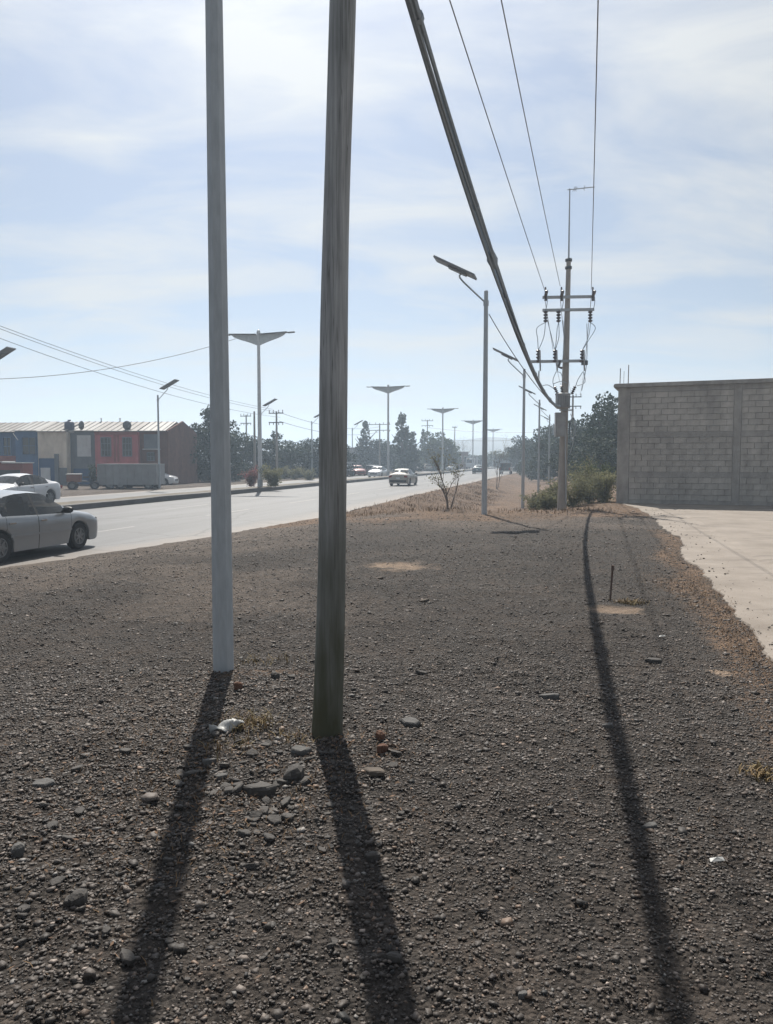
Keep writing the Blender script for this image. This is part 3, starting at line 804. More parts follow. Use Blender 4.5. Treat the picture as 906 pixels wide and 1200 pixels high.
lamps = [  # x, y, rz, label
    (-1.33, 6.17, -AR, 'nearest solar lamp pole, smooth grey, standing in the gravel beside the wooden pole'),
    (3.10, 24.3, -AR, 'whole solar street lamp at the far gravel edge, its panel near the thick cable'),
    (7.16, 40.3, -AR, 'solar street lamp in the ditch, next after the gravel edge one'),
    (11.95, 60.4, -AR, 'solar street lamp by the footpath, third along the ditch from the gravel'),
    (16.85, 79.8, -AR, 'solar street lamp close left of the transformer pole, fourth along the ditch'),
    (21.4, 99.0, -AR, 'small distant solar lamp in front of the right tree mass, last of the ditch row'),
    (-21.45, 41.6, PI - AR, 'solar street lamp cut by the left photo edge, only its panel showing'),
    (-17.05, 57.7, PI - AR, 'solar street lamp standing before the brick gable end and the white parked car'),
    (-12.2, 75.0, PI - AR, 'solar street lamp hidden behind the first winged median post except for its panel'),
    (-9.2, 95.0, PI - AR, 'solar street lamp whose panel sticks out left of the wooden pole'),
    (-5.1, 115.0, PI - AR, 'solar street lamp just right of the wooden pole, beside the pointed cedar'),
]
for i, (x, y, rz, lb) in enumerate(lamps):
    o = lamp0 if i == 0 else copy_tree(lamp0)
    z = gzf(x, y)
    s, t = st(x, y)
    if t > 2 and t < 9 and y > 30: z = -.5
    place(o, (x, y, z if i != 0 else z - .0), rz, lb, GL)

# wooden pole, leaning slightly right
wb = G(383.5, 866); wb.z = gzf(wb.x, wb.y)
wood = thing('wooden_pole', 'thick weathered wooden pole with the cable bundle fixed near its top', 'utility pole', wb)
pts = []; rs = []
for k in range(29):
    h = -0.3 + k * 7.0 / 28
    pts.append((0.0245 * h + 0.008 * math.sin(h * 1.7), 0.004 * math.sin(h * 2.3), h))
    rs.append(0.0895 - 0.0035 * h + 0.0022 * math.sin(h * 3.1 + 1) + (0.006 if k < 2 else 0))
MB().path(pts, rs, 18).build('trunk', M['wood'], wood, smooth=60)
MB().path([(-.03, -.05, 5.42), (.19, .16, 5.46)], .022, 8).build('cable_bolt', M['darkmetal'], wood)
MB().lathe([(.0795, 5.36), (.0815, 5.37), (.0815, 5.45), (.0795, 5.46)], 18, (0.0245 * 5.4, 0, 0)).build('steel_band', M['galv'], wood)

# ------------------------------------------------------------------ concrete utility pole with transformer
UPX, UPY = 6.72, 29.4
up_z = gzf(UPX, UPY) - .03
UPS = 29.4 / 900                                    # metres per photo pixel at this pole
def upt(px, py, dy=0.0):                            # local point on the pole's plane
    q = P(px, py, UPY); return Vector((q.x - UPX, dy, q.z - up_z))
up = thing('transformer_pole', 'concrete utility pole carrying a transformer, three crossarms and a tall antenna mast', 'utility pole', (UPX, UPY, up_z))
ptop = upt(666.5, 306)
def lean(z): return ptop.x * z / ptop.z
MB().path([(0, 0, -.3), (0, 0, 0), ptop], [.19, .185, .085], 10).build('pole', M['concrete_pole'], up, smooth=60)
for zz in (ptop.z - .02, ptop.z - .30):
    MB().lathe([(.115, 0), (.13, .02), (.13, .09), (.115, .11)], 12, (lean(zz), 0, zz)).build('collar', M['darkmetal'], up)
mast = MB().path([ptop + Vector((0, 0, -.1)), upt(667.8, 221)], [.035, .022], 8).build('antenna_mast', M['galv'], up)
ab = MB(); a0, a1 = upt(665, 222.5), upt(697, 219)
ab.path([a0, a1], .018, 6)
ab.build('antenna_boom', M['galv'], mast)
for k, fx in enumerate((.25, .32, .62)):
    q = a0.lerp(a1, fx)
    MB().path([q + Vector((0, -.25 + .05 * k, .0)), q + Vector((0, .25 - .05 * k, .0))], .008, 6).build('antenna_element', M['galv'], mast)
    MB().path([q + Vector((0, 0, -.10)), q + Vector((0, 0, .10))], .008, 6).build('antenna_element', M['galv'], mast)
def arm_at(pxa, pxb, py, dy, th=.10):
    a, b_ = upt(pxa, py + .5), upt(pxb, py - .5)
    c = (a + b_) / 2
    mbx = MB().box((c.x, dy, c.z), ((b_ - a).length, .09, th), ry=-math.atan2(b_.z - a.z, b_.x - a.x))
    return mbx.build('crossarm', M['galv'], up)
arm_at(635, 695, 349, -.14); arm_at(635, 695, 364, -.14); arm_at(619, 685, 424, -.16)
def insul(a, b, n=5, r=.062):
    a, b = Vector(a), Vector(b); mbx = MB()
    pts, rs_ = [], []
    for k in range(n):
        for f, q in ((0, .35), (.3, 1), (.6, 1), (.95, .35)):
            pts.append(a.lerp(b, (k + f) / n)); rs_.append(r * q)
    mbx.path(pts, rs_, 10)
    return mbx
WX = (638, 656.5, 693)
for x in WX:
    p0 = upt(x, 349, -.2)
    insul(p0, p0 + Vector((-.06, -.50, .10)), 4).build('insulator', M['insulator'], up, smooth=40)
    MB().path([upt(x, 338, -.22), upt(x + .2, 354, -.22)], [.03, .055], 8).build('insulator_clamp', M['insulator'], up)
for x in (638.5, 653.5, 690.5):
    insul(upt(x, 365, -.16), upt(x - .3, 379, -.20), 4, .085).build('insulator', M['insulator'], up, smooth=40)
for x in (629, 648.5, 680):
    fu = insul(upt(x, 411, -.30), upt(x, 426, -.30), 4, .085).build('fuse_cutout', M['insulator'], up, smooth=40)
    MB().path([upt(x + 1.5, 412, -.36), upt(x + 1.8, 436, -.40)], .03, 8).build('fuse_tube', M['tank'], fu)
    MB().box(upt(x, 424, -.24), (.08, .16, .10)).build('fuse_bracket', M['darkmetal'], fu)
MB().box(upt(683.5, 426, -.2), (.22, .14, .16)).build('arrester_bracket', M['darkmetal'], up)
MB().path([upt(655, 424, -.2), upt(653, 431, -.25), upt(657, 432, -.2)], .05, 8).build('arrester', M['insulator'], up)
def jumper(*pts, r=.013):
    pts = [Vector(p) for p in pts]; out = []
    for i in range(len(pts) - 1):
        p0, p1, p2, p3 = pts[max(i - 1, 0)], pts[i], pts[i + 1], pts[min(i + 2, len(pts) - 1)]
        for k in range(6):
            t = k / 6
            out.append(.5 * ((2 * p1) + (p2 - p0) * t + (2 * p0 - 5 * p1 + 4 * p2 - p3) * t * t + (3 * p1 - p0 - 3 * p2 + p3) * t ** 3))
    out.append(pts[-1])
    MB().path(out, r, 6).build('jumper_wire', M['cable'], up)
for a, b_, c in ((638, 626.5, 629), (653.5, 650, 648.5), (690.5, 694, 680)):
    jumper(upt(a, 379, -.2), upt((a + c) / 2 + 2, 396, -.3), upt(c + .5, 411, -.3))
    jumper(upt(a, 379, -.2), upt(b_, 387, -.45), upt((b_ + c) / 2, 400, -.4), upt(c, 412, -.3))
for x in WX:
    jumper(upt(x, 341, -.3), upt(x + .8, 356, -.4), upt(x - .6, 366, -.3))
jumper(upt(641, 376, -.1), upt(645, 395, -.2), upt(648, 411, -.3))
jumper(upt(659, 376, -.1), upt(659.5, 400, -.2), upt(658, 424, -.2))
jumper(upt(687, 380, -.1), upt(686.5, 405, -.2), upt(685.5, 430, -.2), upt(681, 458, -.1))
jumper(upt(629.5, 436, -.4), upt(631, 452, -.3), upt(640, 452, -.3), upt(648, 457, -.3))
jumper(upt(629, 436, -.4), upt(630, 447, -.2), upt(636, 460, -.2), upt(645, 468, -.2))
jumper(upt(649, 437, -.4), upt(646, 447, -.3), upt(648, 457, -.3))
jumper(upt(649, 437, -.4), upt(655, 438, -.3), upt(658, 444, -.2))
jumper(upt(680, 437, -.4), upt(675, 446, -.3), upt(672, 455, -.3))
jumper(upt(681, 437, -.4), upt(683, 449, -.3), upt(674, 453, -.3))
jumper(upt(646, 451, -.3), upt(655, 448, -.35), upt(662, 450, -.3))
# transformer slung on the near side of the pole, brackets, bushings
tr = MB()
tc_ = upt(659, 471, -.42)
tr.lathe([(.0, -.30), (.20, -.29), (.27, -.25), (.27, .22), (.29, .23), (.29, .27), (.24, .29), (.0, .32)], 20, (tc_.x - .08, tc_.y, tc_.z))
tk = tr.build('transformer_tank', M['tank'], up, smooth=45)
for k in range(-3, 4):
    MB().box((tc_.x - .08 + k * .075, tc_.y - .26 + .015 * k * k, tc_.z - .03), (.014, .12, .40)).build('cooling_fin', M['tank'], tk)
for px0, px1, py0, py1 in ((650.5, 647, 463, 454), (656, 655, 461, 453), (667, 671, 463, 454)):
    insul(upt(px0, py0, -.42), upt(px1, py1, -.42), 4, .065).build('bushing', M['insulator'], tk, smooth=40)
MB().box(upt(660, 469, -.16), (.22, .30, .10)).build('hanger_bracket', M['galv'], up)
MB().box(upt(662, 481, -.2), (.50, .10, .05)).build('hanger_bracket', M['galv'], up)
bx = MB().box(upt(654.5, 498, -.27), (.38, .2, .90)).build('meter_box', M['tank'], up)
MB().box(upt(654.5, 498, -.382), (.32, .02, .82)).build('box_door', M['tank'], bx)
MB().path([upt(661, 490, -.2), upt(662, 590, -.19)], .022, 8).build('conduit', M['galv'], up)
cl = MB()
for k in range(4):
    c0 = upt(671, 502, -.12 + .02 * k); c0.x -= .02
    cl.path([c0 + Vector(((.10 + .012 * k) * math.cos(a), 0, (.42 - .02 * k) * math.sin(a))) for a in np.linspace(0, 2 * PI, 25)], .014, 6, False)
cl.build('cable_coil', M['cable'], up)
for k in range(2):
    MB().path([upt(668, 485, -.1), upt(672, 500, -.15), upt(671, 520, -.1), upt(667, 533, -.05)], .012, 6).build('service_cable', M['lampwhite'], up)

# ------------------------------------------------------------------ other utility poles
def plain_pole(label, px, ytop, Y, arms=2, aw=1.7, zb=None, rz=None, mname='concrete_pole'):
    p = P(px, ytop, Y)
    zb = gzf(p.x, p.y) if zb is None else zb
    H = p.z - zb
    o = thing('utility_pole', label, 'utility pole', (p.x, p.y, zb), -AR if rz is None else rz, 'plain utility poles with crossarms')
    MB().path([(0, 0, -.3), (0, 0, H)], [.17, .10], 8).build('pole', M[mname], o, smooth=60)
    for k in range(arms):
        z = H - .22 - k * 1.05
        MB().box((0, -.14, z), (aw, .09, .11)).build('crossarm', M['darkmetal'], o)
        for fx in (-.46, -.18, .18, .46):
            if k == 0: insul((fx * aw, -.14, z + .05), (fx * aw, -.14, z + .38), 3, .06).build('insulator', M['insulator'], o)
            else: insul((fx * aw, -.14, z - .05), (fx * aw, -.14, z - .30), 3, .06).build('insulator', M['insulator'], o)
    return Vector((p.x, p.y, p.z))
p_mid = plain_pole('double crossarm utility pole between the first winged median post and the wooden pole', 324, 482, 88, 2, 1.75)
plain_pole('small distant utility pole with two crossarms, left of the first winged median post', 288.5, 486, 115, 2, 1.7)
plain_pole('bare dark utility pole without crossarms beside the first winged median post', 298, 482, 82, 0)
p_back = plain_pole('utility pole half hidden behind the transformer pole, before the right tree mass', 671.5, 463, 88, 2, 1.9)
plain_pole('utility pole with crossarms behind the second winged median post', 445, 496, 140, 2, 4.0)
p_far = plain_pole('thin far utility pole between the second and third winged median posts', 501, 492, 170, 2, 2.6)
plain_pole('very thin distant pole right of the third winged median post', 533, 500, 190, 1, 1.2)
p_off = plain_pole('utility pole outside the left photo edge carrying three thin wires', -150, 330, 38, 2, 1.75)

# ------------------------------------------------------------------ winged median lamp posts
def median_lamp():
    o = thing('winged_lamp_post', 'x', 'street lamp')
    H = 10.6
    MB().path([(0, 0, -.1), (0, 0, H - .75), (0, 0, H)], [.15, .11, .10], 12).build('pole', M['lampwhite'], o, smooth=60)
    MB().path([(0, 0, 0), (0, 0, .5)], .19, 12).build('base_sleeve', M['galv'], o, smooth=60)
    MB().lathe([(.12, 0), (.15, .03), (.12, .22), (.02, .30)], 12, (0, 0, H - .02)).build('finial', M['lampwhite'], o, smooth=50)
    for s in (-1, 1):
        top = lambda x: H - .10 + .02 * x + .012 * x * x
        bot = lambda x: top(x) - .05 - .66 * max(0.0, 1 - (x / 1.95)) ** 0.75 * (1 - .15 * math.sin(PI * min(1, x / 1.95)))
        xs = np.linspace(.10, 1.95, 13)
        w = .13
        fr = MB()
        fr.path([(s * x, 0, top(x)) for x in list(xs) + [2.35]], .045, 8)
        fr.path([(s * x, 0, bot(x)) for x in xs], .045, 8)
        for x in (.12, .75, 1.35):
            fr.path([(s * x, 0, top(x)), (s * x, 0, bot(x))], .03, 6)
        fr.build('wing_frame', M['lampwhite'], o, smooth=50)
        poly = [(s * x, top(x) - .03) for x in xs] + [(s * x, bot(x) + .03) for x in reversed(xs)]
        MB().prism(poly, -.02, .02).build('wing_panel', M['wing'], o)
        MB().box((s * 1.15, 0, top(1.15) + .055), (2.0, .46, .035), ry=-s * .035).build('solar_strip', M['panel_back'], o)
        lh = MB().box((s * 2.42, 0, top(2.35) - .01), (.52, .24, .09), ry=-s * .06).build('lamp_head', M['panel_back'], o)
        lh.modifiers.new('bevel', 'BEVEL').width = .03
    return o
ml = median_lamp()
posts = [(303, 391, 54.4, 'nearest winged lamp post on the median, tallest, with a bushy green shrub at its foot'),
         (455, 453, 93, 'second winged lamp post on the median, right of the wooden pole above the beige car'),
         (519, 479, 130.6, 'third winged lamp post on the median, above the small bare tree'),
         (554.5, 493, 172, 'fourth winged lamp post, just left of the solar lamp at the gravel edge'),
         (578, 503, 219, 'farthest winged lamp post, peeking out right of the solar lamp at the gravel edge'),
         ]
post_pos = []
for i, (px, py, Y, lb) in enumerate(posts):
    o = ml if i == 0 else copy_tree(ml)
    q = P(px, py, Y); zb = -.12
    place(o, (q.x, q.y, zb), -AR, lb, 'winged lamp posts on the median', (1, 1, (q.z - zb) / 10.6))
    post_pos.append(q)

# ------------------------------------------------------------------ cables and wires
def sag_pts(a, b, sag, n=24):
    a, b = Vector(a), Vector(b)
    return [a.lerp(b, k / n) - Vector((0, 0, sag * 4 * (k / n) * (1 - k / n))) for k in range(n + 1)]
def wire(label, pts, r, cat='wire', group=None, m='wire', name='overhead_wire'):
    return tag(MB().path(pts, r, 6).build(name, M[m]), label, cat, group)
# thick bundle, wooden pole to transformer pole
cb = thing('cable_bundle', 'thick sagging bundle of black cables from the wooden pole to the transformer pole', 'cable')
A_, B_ = Vector((wb.x + .20, wb.y + .16, 0)), Vector((UPX - .15, UPY - .2, 0))
def bundle(x): return 5.46 - .2207 * x + .00618 * x * x
for k in range(6):
    th = k * 2 * PI / 6; pts = []
    for i in range(61):
        f = i / 60
        p = A_.lerp(B_, f); x = (Vector((p.x, p.y, 0)) - A_).length * 24.54 / (B_ - A_).length
        spread = .030 + .028 * math.sin(PI * min(1, f * 2.2)) * (1 if k in (1, 4) else .35)
        tw = th + 5 * f
        p.z = bundle(x) + spread * math.sin(tw) + (-.045 * math.sin(PI * min(f * 2.6, 1)) if k in (0, 3) else 0)
        p.x += spread * math.cos(tw) * .9
        pts.append(p)
    MB().path(pts, .020 if k % 2 else .015, 6).build('cable_strand', M['cable'], cb)
f_ = .235; p = A_.lerp(B_, f_); p.z = bundle(24.54 * f_)
MB().path([p + Vector((-.05, -.18, .05)), p, p + Vector((.05, .18, -.04))], [.05, .075, .05], 10).build('cable_tie', M['cable'], cb)
for i in range(8):
    f = .06 + i * .115; p = A_.lerp(B_, f); p.z = bundle(24.54 * f)
    MB().path([p + Vector((-.006, -.025, .005)), p + Vector((.006, .025, -.005))], .052, 8).build('lashing', M['cable'], cb)
# messenger wire beside the first lamp down to the transformer pole
q1, q2 = P(573, 368, 24.3), P(652, 478, 29.3)
wire('thin slack wire from the gravel edge solar lamp down to the transformer pole', sag_pts(q1, q2, .22), .014, 'wire')
# three high wires overhead
hv = [((WX[0], 339), (527, 0), 'leftmost of the three high power wires running overhead to the transformer pole'),
      ((WX[1], 335), (587.5, 0), 'middle one of the three high power wires running overhead to the transformer pole'),
      ((WX[2], 339), (701, 0), 'rightmost of the three high power wires, passing the antenna boom')]
for (a, b_, lb) in hv:
    pa = P(a[0], a[1], UPY - .6)
    d = ray(*b_); k = (8.25 - CAM_Z) / d.z; pb = Vector((d.x * k, d.y * k, 8.25))
    v = (pb - pa); v.z = 0
    end = pa + v * 2.3; end.z = 9.0
    pts = []
    for i in range(41):
        f = i / 40; p = pa.lerp(end, f); g = f * 2.3
        zz = pa.z + (8.25 - pa.z) * g
        # parabola through pole, overhead point and far end
        c1 = (8.25 - pa.z); c2 = (9.0 - pa.z)
        bq = (c2 - 2.3 * c1) / (2.3 * 2.3 - 2.3); aq = c1 - bq
        p.z = pa.z + aq * g + bq * g * g; pts.append(p)
    wire(lb, pts, .0105, 'wire', 'high power wires overhead')
for k, x in enumerate(WX):
    pa = P(x, 347, UPY + .2); pb = p_back + Vector((-.7 + .7 * k, 0, .1))
    wire(('left', 'middle', 'right')[k] + ' wire of the span behind the transformer pole to the half hidden pole', sag_pts(pa, pb, 1.2), .012, 'wire', 'power wires beyond the transformer pole')
# wires on the houses' side
off_l = ['upper', 'middle', 'lower']
for k, dz in enumerate((0.25, -.05, -.75)):
    a = Vector((p_off.x + .5 * k, p_off.y, p_off.z + dz)); b_ = Vector((p_mid.x + .4 * k - .4, p_mid.y, p_mid.z + dz * .9))
    wire(off_l[k] + ' of three thin sagging wires above the painted houses', sag_pts(a, b_, .75 + .1 * k), .017, 'wire', 'thin wires above the houses')
a = P(-60, 445, 46); b_ = P(276, 397, 54.3)
wire('thin wire rising from the left to the wing of the nearest winged lamp post', sag_pts(a, b_, .75), .018, 'wire')
for k, (ya, yb, Yb) in enumerate(((501, 506, 150), (514, 514, 170))):
    wire(('upper', 'lower')[k] + ' far wire crossing high over the road between distant poles', sag_pts(P(501, ya, 170), P(640, yb, Yb), .5), .035, 'wire', 'far wires crossing the road')
for k in range(2):
    wire(('upper', 'lower')[k] + ' far wire beyond the double crossarm pole toward the wooden pole', sag_pts(p_mid + Vector((.3, 0, -.1 - k)), P(445, 500 + 6 * k, 140), 1.0), .025, 'wire', 'far wires behind the wooden pole')

# ------------------------------------------------------------------ vegetation
def leaf_quads(centers, size, rng, aspect=0.6, flat=0.0):
    n = len(centers)
    a = rng.normal(size=(n, 3)); a /= np.linalg.norm(a, axis=1)[:, None]
    b = rng.normal(size=(n, 3)); b -= a * (a * b).sum(1)[:, None]; b /= np.linalg.norm(b, axis=1)[:, None]
    sz = size * rng.uniform(.6, 1.4, n)[:, None]
    a = a * sz * .5; b = b * sz * .5 * aspect
    v = np.stack([centers - a, centers + b, centers + a, centers - b], 1).reshape(-1, 3)
    f = np.arange(4 * n).reshape(-1, 4)
    return v, f
def lobed_points(lobes, per, rng, lo=.45):
    out = []
    for (c, r) in lobes:
        n = max(8, int(per * (r[0] * r[1] * r[2]) ** (2 / 3)))
        d = rng.normal(size=(n, 3)); d /= np.linalg.norm(d, axis=1)[:, None]
        rr = lo + (1.08 - lo) * rng.random(n) ** .6
        out.append(np.array(c) + d * rr[:, None] * np.array(r))
    return np.concatenate(out)
def make_crown(H, Wd, kind, seed, per=260, size=.26, base=.22):
    rng = np.random.default_rng(seed); lobes = []
    if kind == 'broad':
        for k in range(26):
            a = rng.uniform(0, 2 * PI); q = rng.uniform(.0, 1) ** .6
            z = rng.uniform(base, .92)
            env = math.sin(PI * min(1, max(.08, (z - base + .12) / (1.05 - base + .12)))) ** .55
            r = Wd * .5 * env * q
            s = Wd * rng.uniform(.12, .22)
            lobes.append(((r * math.cos(a), r * math.sin(a), z * H), (s, s, s * rng.uniform(.7, 1.0))))
        lobes.append(((0, 0, H * .55), (Wd * .3, Wd * .3, H * .3)))
    elif kind == 'cone':
        for k in range(34):
            z = base + (1 - base) * (k / 34); a = rng.uniform(0, 2 * PI)
            r = Wd * .5 * (1 - (z - base) / (1 - base)) ** .9 * rng.uniform(.4, .85)
            s = max(.22, Wd * .2 * (1.15 - z))
            lobes.append(((r * math.cos(a), r * math.sin(a), z * H), (s, s, s * 1.1)))
        lobes.append(((0, 0, H * .93), (.22, .22, H * .08)))
    elif kind == 'tall':
        for k in range(30):
            z = rng.uniform(base, .97); a = rng.uniform(0, 2 * PI)
            r = Wd * .5 * rng.uniform(.1, .8) * (1.15 - z) ** .5
            s = Wd * rng.uniform(.12, .24) * (1.2 - .6 * z)
            lobes.append(((r * math.cos(a), r * math.sin(a), z * H), (s, s, s * 1.2)))
    pts = lobed_points(lobes, per, rng)
    pts = pts[pts[:, 2] > .05]
    return leaf_quads(pts, size, rng)
def make_trunk(H, seed, r=.16, m='bark', to=.6):
    rng = random.Random(seed); mb = MB()
    pts = [(0, 0, -.3)] + [(rng.uniform(-.05, .05) * k, rng.uniform(-.05, .05) * k, H * to * k / 4) for k in range(1, 5)]
    mb.path(pts, [r * 1.2, r, r * .85, r * .65, r * .4], 8)
    for k in range(5):
        z0 = H * to * rng.uniform(.45, .95); a = rng.uniform(0, 2 * PI); L = H * rng.uniform(.14, .28)
        mb.path([(0, 0, z0), (L * .5 * math.cos(a), L * .5 * math.sin(a), z0 + L * .5), (L * math.cos(a), L * math.sin(a), z0 + L)], [r * .45, r * .3, r * .12], 6)
    return mb.mesh('trunk', M[m], 60)
TREE_BANK = {}
def tree(px, ytop, Y, Wd, kind, label, group, m='leaf_dark', name='tree', base=.16, variant=0, zb=None, per=260, size=.26):
    q = P(px, ytop, Y); zb = gzf(q.x, q.y) if zb is None else zb
    H = q.z - zb
    key = (kind, m, variant, round(base, 2), per, size)
    H0, W0 = 6.0, (5.0 if kind == 'broad' else 3.0)
    if key not in TREE_BANK:
        v, f = make_crown(H0, W0, kind, 100 + variant * 7 + len(TREE_BANK), per, size, base)
        TREE_BANK[key] = (np_mesh('crown', v, f, M[m]), make_trunk(H0, variant))
    cm, tm = TREE_BANK[key]
    o = thing(name, label, 'tree', (q.x, q.y, zb), random.uniform(0, 6.28), group)
    link('crown', cm, o); link('trunk', tm, o)
    o.scale = (Wd / W0, Wd / W0, H / H0)
    return o
# dense trees behind the left side of the road
GT = 'dark trees across the road'
for i, (px, yt, Y, Wd, kd, lb) in enumerate([
    (212, 506, 74, 3.6, 'broad', 'low round dark tree against the brick gable end of the painted houses'),
    (231, 497, 76, 4.4, 'broad', 'rounded dark tree between the gable end and the nearest lamp pole'),
    (246, 478, 78, 4.0, 'tall', 'taller pointed dark tree close left of the nearest lamp pole'),
    (263, 496, 80, 5.0, 'broad', 'dark tree hidden mostly behind the nearest lamp pole'),
    (283, 508, 90, 5.2, 'broad', 'dark tree left of the first winged median post, under the small distant pole'),
    (304, 514, 92, 5.0, 'broad', 'dark tree standing behind the first winged median post'),
    (323, 507, 96, 3.6, 'tall', 'dark ragged tree wrapped round the double crossarm utility pole'),
    (338, 517, 95, 4.8, 'broad', 'dark tree right of the double crossarm utility pole'),
    (356, 517, 98, 5.0, 'broad', 'dark tree with a flat top left of the wooden pole'),
    (374, 511, 100, 5.2, 'broad', 'dark tree partly cut off by the wooden pole'),
    (394, 520, 104, 5.0, 'broad', 'dark tree hidden behind the wooden pole'),
]):
    tree(px, yt, Y, Wd, kd, lb, GT, base=.04, variant=i % 4)
for i, (px, yt, Y, Wd, kd, m_, lb) in enumerate([
    (428, 494, 150, 6.0, 'cone', 'leaf_dark', 'pointed cedar beside the solar lamp right of the wooden pole'),
    (449, 516, 150, 7.0, 'broad', 'leaf_dark', 'rounded dark tree between the cedar and the tall evergreen'),
    (471, 486, 135, 4.4, 'tall', 'leaf_dark', 'tall ragged evergreen right of the second winged median post'),
    (483, 504, 138, 4.6, 'tall', 'leaf_dark', 'shorter ragged evergreen leaning against the tall one'),
    (496, 503, 165, 3.4, 'cone', 'leaf_dark', 'thin pointed dark tree by the far utility pole'),
    (512, 507, 160, 7.0, 'broad', 'leaf_mid', 'broad greenish tree below the third winged median post'),
    (527, 522, 168, 6.0, 'broad', 'leaf_mid', 'smaller greenish tree sloping down from the broad one'),
]):
    tree(px, yt, Y, Wd, kd, lb, 'distant trees along the road', m=m_, base=.08, variant=i % 3, size=.34)
# distant low tree line, still separate trees
dl = ['left', 'right']
far_px = [405, 425, 462, 486, 505, 540, 556, 572, 588, 600]
for i, px in enumerate(far_px):
    tree(px, 531 - (i % 3) * 2 + (3 if px > 550 else 0), 215 + (i * 37) % 70, 11, 'broad', ('first', 'second', 'third', 'fourth', 'fifth', 'sixth', 'seventh', 'eighth', 'ninth', 'tenth')[i] + ' from the left of the hazy trees closing the road end', 'hazy trees at the end of the road', base=.03, variant=i % 4, size=.34, per=160)
# right-hand tree mass
for i, (px, yt, Y, Wd, kd, lb) in enumerate([
    (606, 521, 165, 5.6, 'broad', 'farthest tree of the right mass, touching the road end'),
    (617, 511, 145, 6.4, 'broad', 'dark tree behind the ditch lamps, second from the road end'),
    (631, 503, 125, 7.0, 'broad', 'dark tree behind the third ditch lamp'),
    (645, 498, 108, 6.6, 'broad', 'dark tree behind the fourth ditch lamp'),
    (659, 501, 96, 6.2, 'broad', 'dark tree directly behind the transformer pole'),
    (673, 492, 92, 5.6, 'broad', 'dark tree behind the half hidden utility pole'),
    (686, 491, 76, 5.2, 'broad', 'dark tree right of the transformer pole above the shrubs'),
    (699, 482, 68, 4.8, 'broad', 'dark tree rising toward the block building'),
    (711, 460, 64, 3.6, 'tall', 'tallest dark tree with a narrow top at the corner of the block building'),
    (722, 474, 62, 4.4, 'broad', 'dark tree cut off by the corner of the block building'),
    (704, 512, 58, 4.6, 'broad', 'low dark tree in front of the tallest one beside the block building'),
    (681, 522, 66, 4.6, 'broad', 'low dark tree behind the shrubs right of the transformer pole'),
    (741, 478, 66, 5.0, 'broad', 'dark tree standing behind the block building')]):
    tree(px, yt, Y, Wd, kd, lb, 'dark trees right of the ditch', base=.03, variant=(i + 1) % 4)

# shrubs
def shrub(label, loc, W, H, m, seed, n=1800, leaf=.075, name='shrub', group=None, stems=14):
    rng = np.random.default_rng(seed)
    o = thing(name, label, 'shrub', loc, 0, group)
    sm = MB(); pts = []
    r = random.Random(seed)
    for k in range(stems):
        a = r.uniform(0, 2 * PI); L = H * r.uniform(.6, 1.08); sp = W * .5 * r.uniform(.2, 1)
        p = [(sp * math.cos(a) * f ** 1.3 + r.uniform(-.03, .03), sp * math.sin(a) * f ** 1.3 * .8, L * f) for f in (0, .3, .6, .85, 1)]
        sm.path(p, [.012, .010, .008, .006, .003], 5)
        kk = n // stems
        f = rng.random(kk) ** .75
        P_ = np.stack([np.interp(f, (0, .3, .6, .85, 1), [q[j] for q in p]) for j in range(3)], 1)
        P_ += rng.normal(size=(kk, 3)) * np.array([W * .09, W * .09, H * .06])
        pts.append(P_)
    pts = np.concatenate(pts); pts = pts[pts[:, 2] > .02]
    v, f = leaf_quads(pts, leaf, rng, .5)
    link('foliage', np_mesh('foliage', v, f, M[m]), o)
    sm.build('stems', M['bark'], o)
    return o
def sh_at(px, Y): q = P(px, 560, Y); return (q.x, q.y, gzf(q.x, q.y) - .03)
for i, (px, Y, W, H, m_, lb) in enumerate([
    (640, 32.0, 1.7, .85, 'leaf_olive', 'low olive shrub left of the transformer pole foot'),
    (628, 34.5, 1.5, .75, 'leaf_olive', 'small olive shrub nearest the footpath in the ditch'),
    (652, 33.5, 1.5, 1.15, 'leaf_olive', 'olive shrub directly behind the foot of the transformer pole'),
    (672, 31.6, 1.9, 1.2, 'leaf_olive', 'green shrub right of the transformer pole foot'),
    (690, 32.5, 2.1, 1.30, 'leaf_olive', 'widest olive shrub midway between transformer pole and block building'),
    (708, 32.0, 1.7, 1.2, 'leaf_olive', 'yellowish shrub against the corner of the block building'),
    (684, 36.0, 2.2, 1.9, 'leaf_olive', 'taller weedy shrub behind the others beside the block building'),
    (703, 36.5, 2.0, 1.8, 'leaf_mid', 'tall green shrub behind the yellowish one by the block building')]):
    shrub(lb, sh_at(px, Y), W, H, m_, 40 + i, 2600, .085, group='shrubs by the transformer pole')
pm = post_pos[0]
shrub('bushy olive green shrub on the median at the foot of the nearest winged lamp post', (pm.x + 1.0, pm.y - .3, -.12), 2.1, 1.5, 'leaf_olive', 61, 2600, .12)
shrub('pink flowering shrub on the median left of the nearest winged lamp post', (pm.x - .7, pm.y + .3, -.12), 1.4, 1.35, 'leaf_pink', 62, 1500, .12)
for i, (px, Y) in enumerate([(345, 86), (362, 84), (388, 90), (333, 88)]):
    q = P(px, 555, Y)
    shrub(['small pale bush across the road under the double crossarm pole', 'pale bush across the road left of the wooden pole', 'pale bush across the road just behind the wooden pole', 'pale green bush across the road beside the double crossarm pole'][i],
          (q.x, q.y, gzf(q.x, q.y)), 2.0, 1.4, 'leaf_olive', 70 + i, 1200, .16, group='pale bushes across the road')

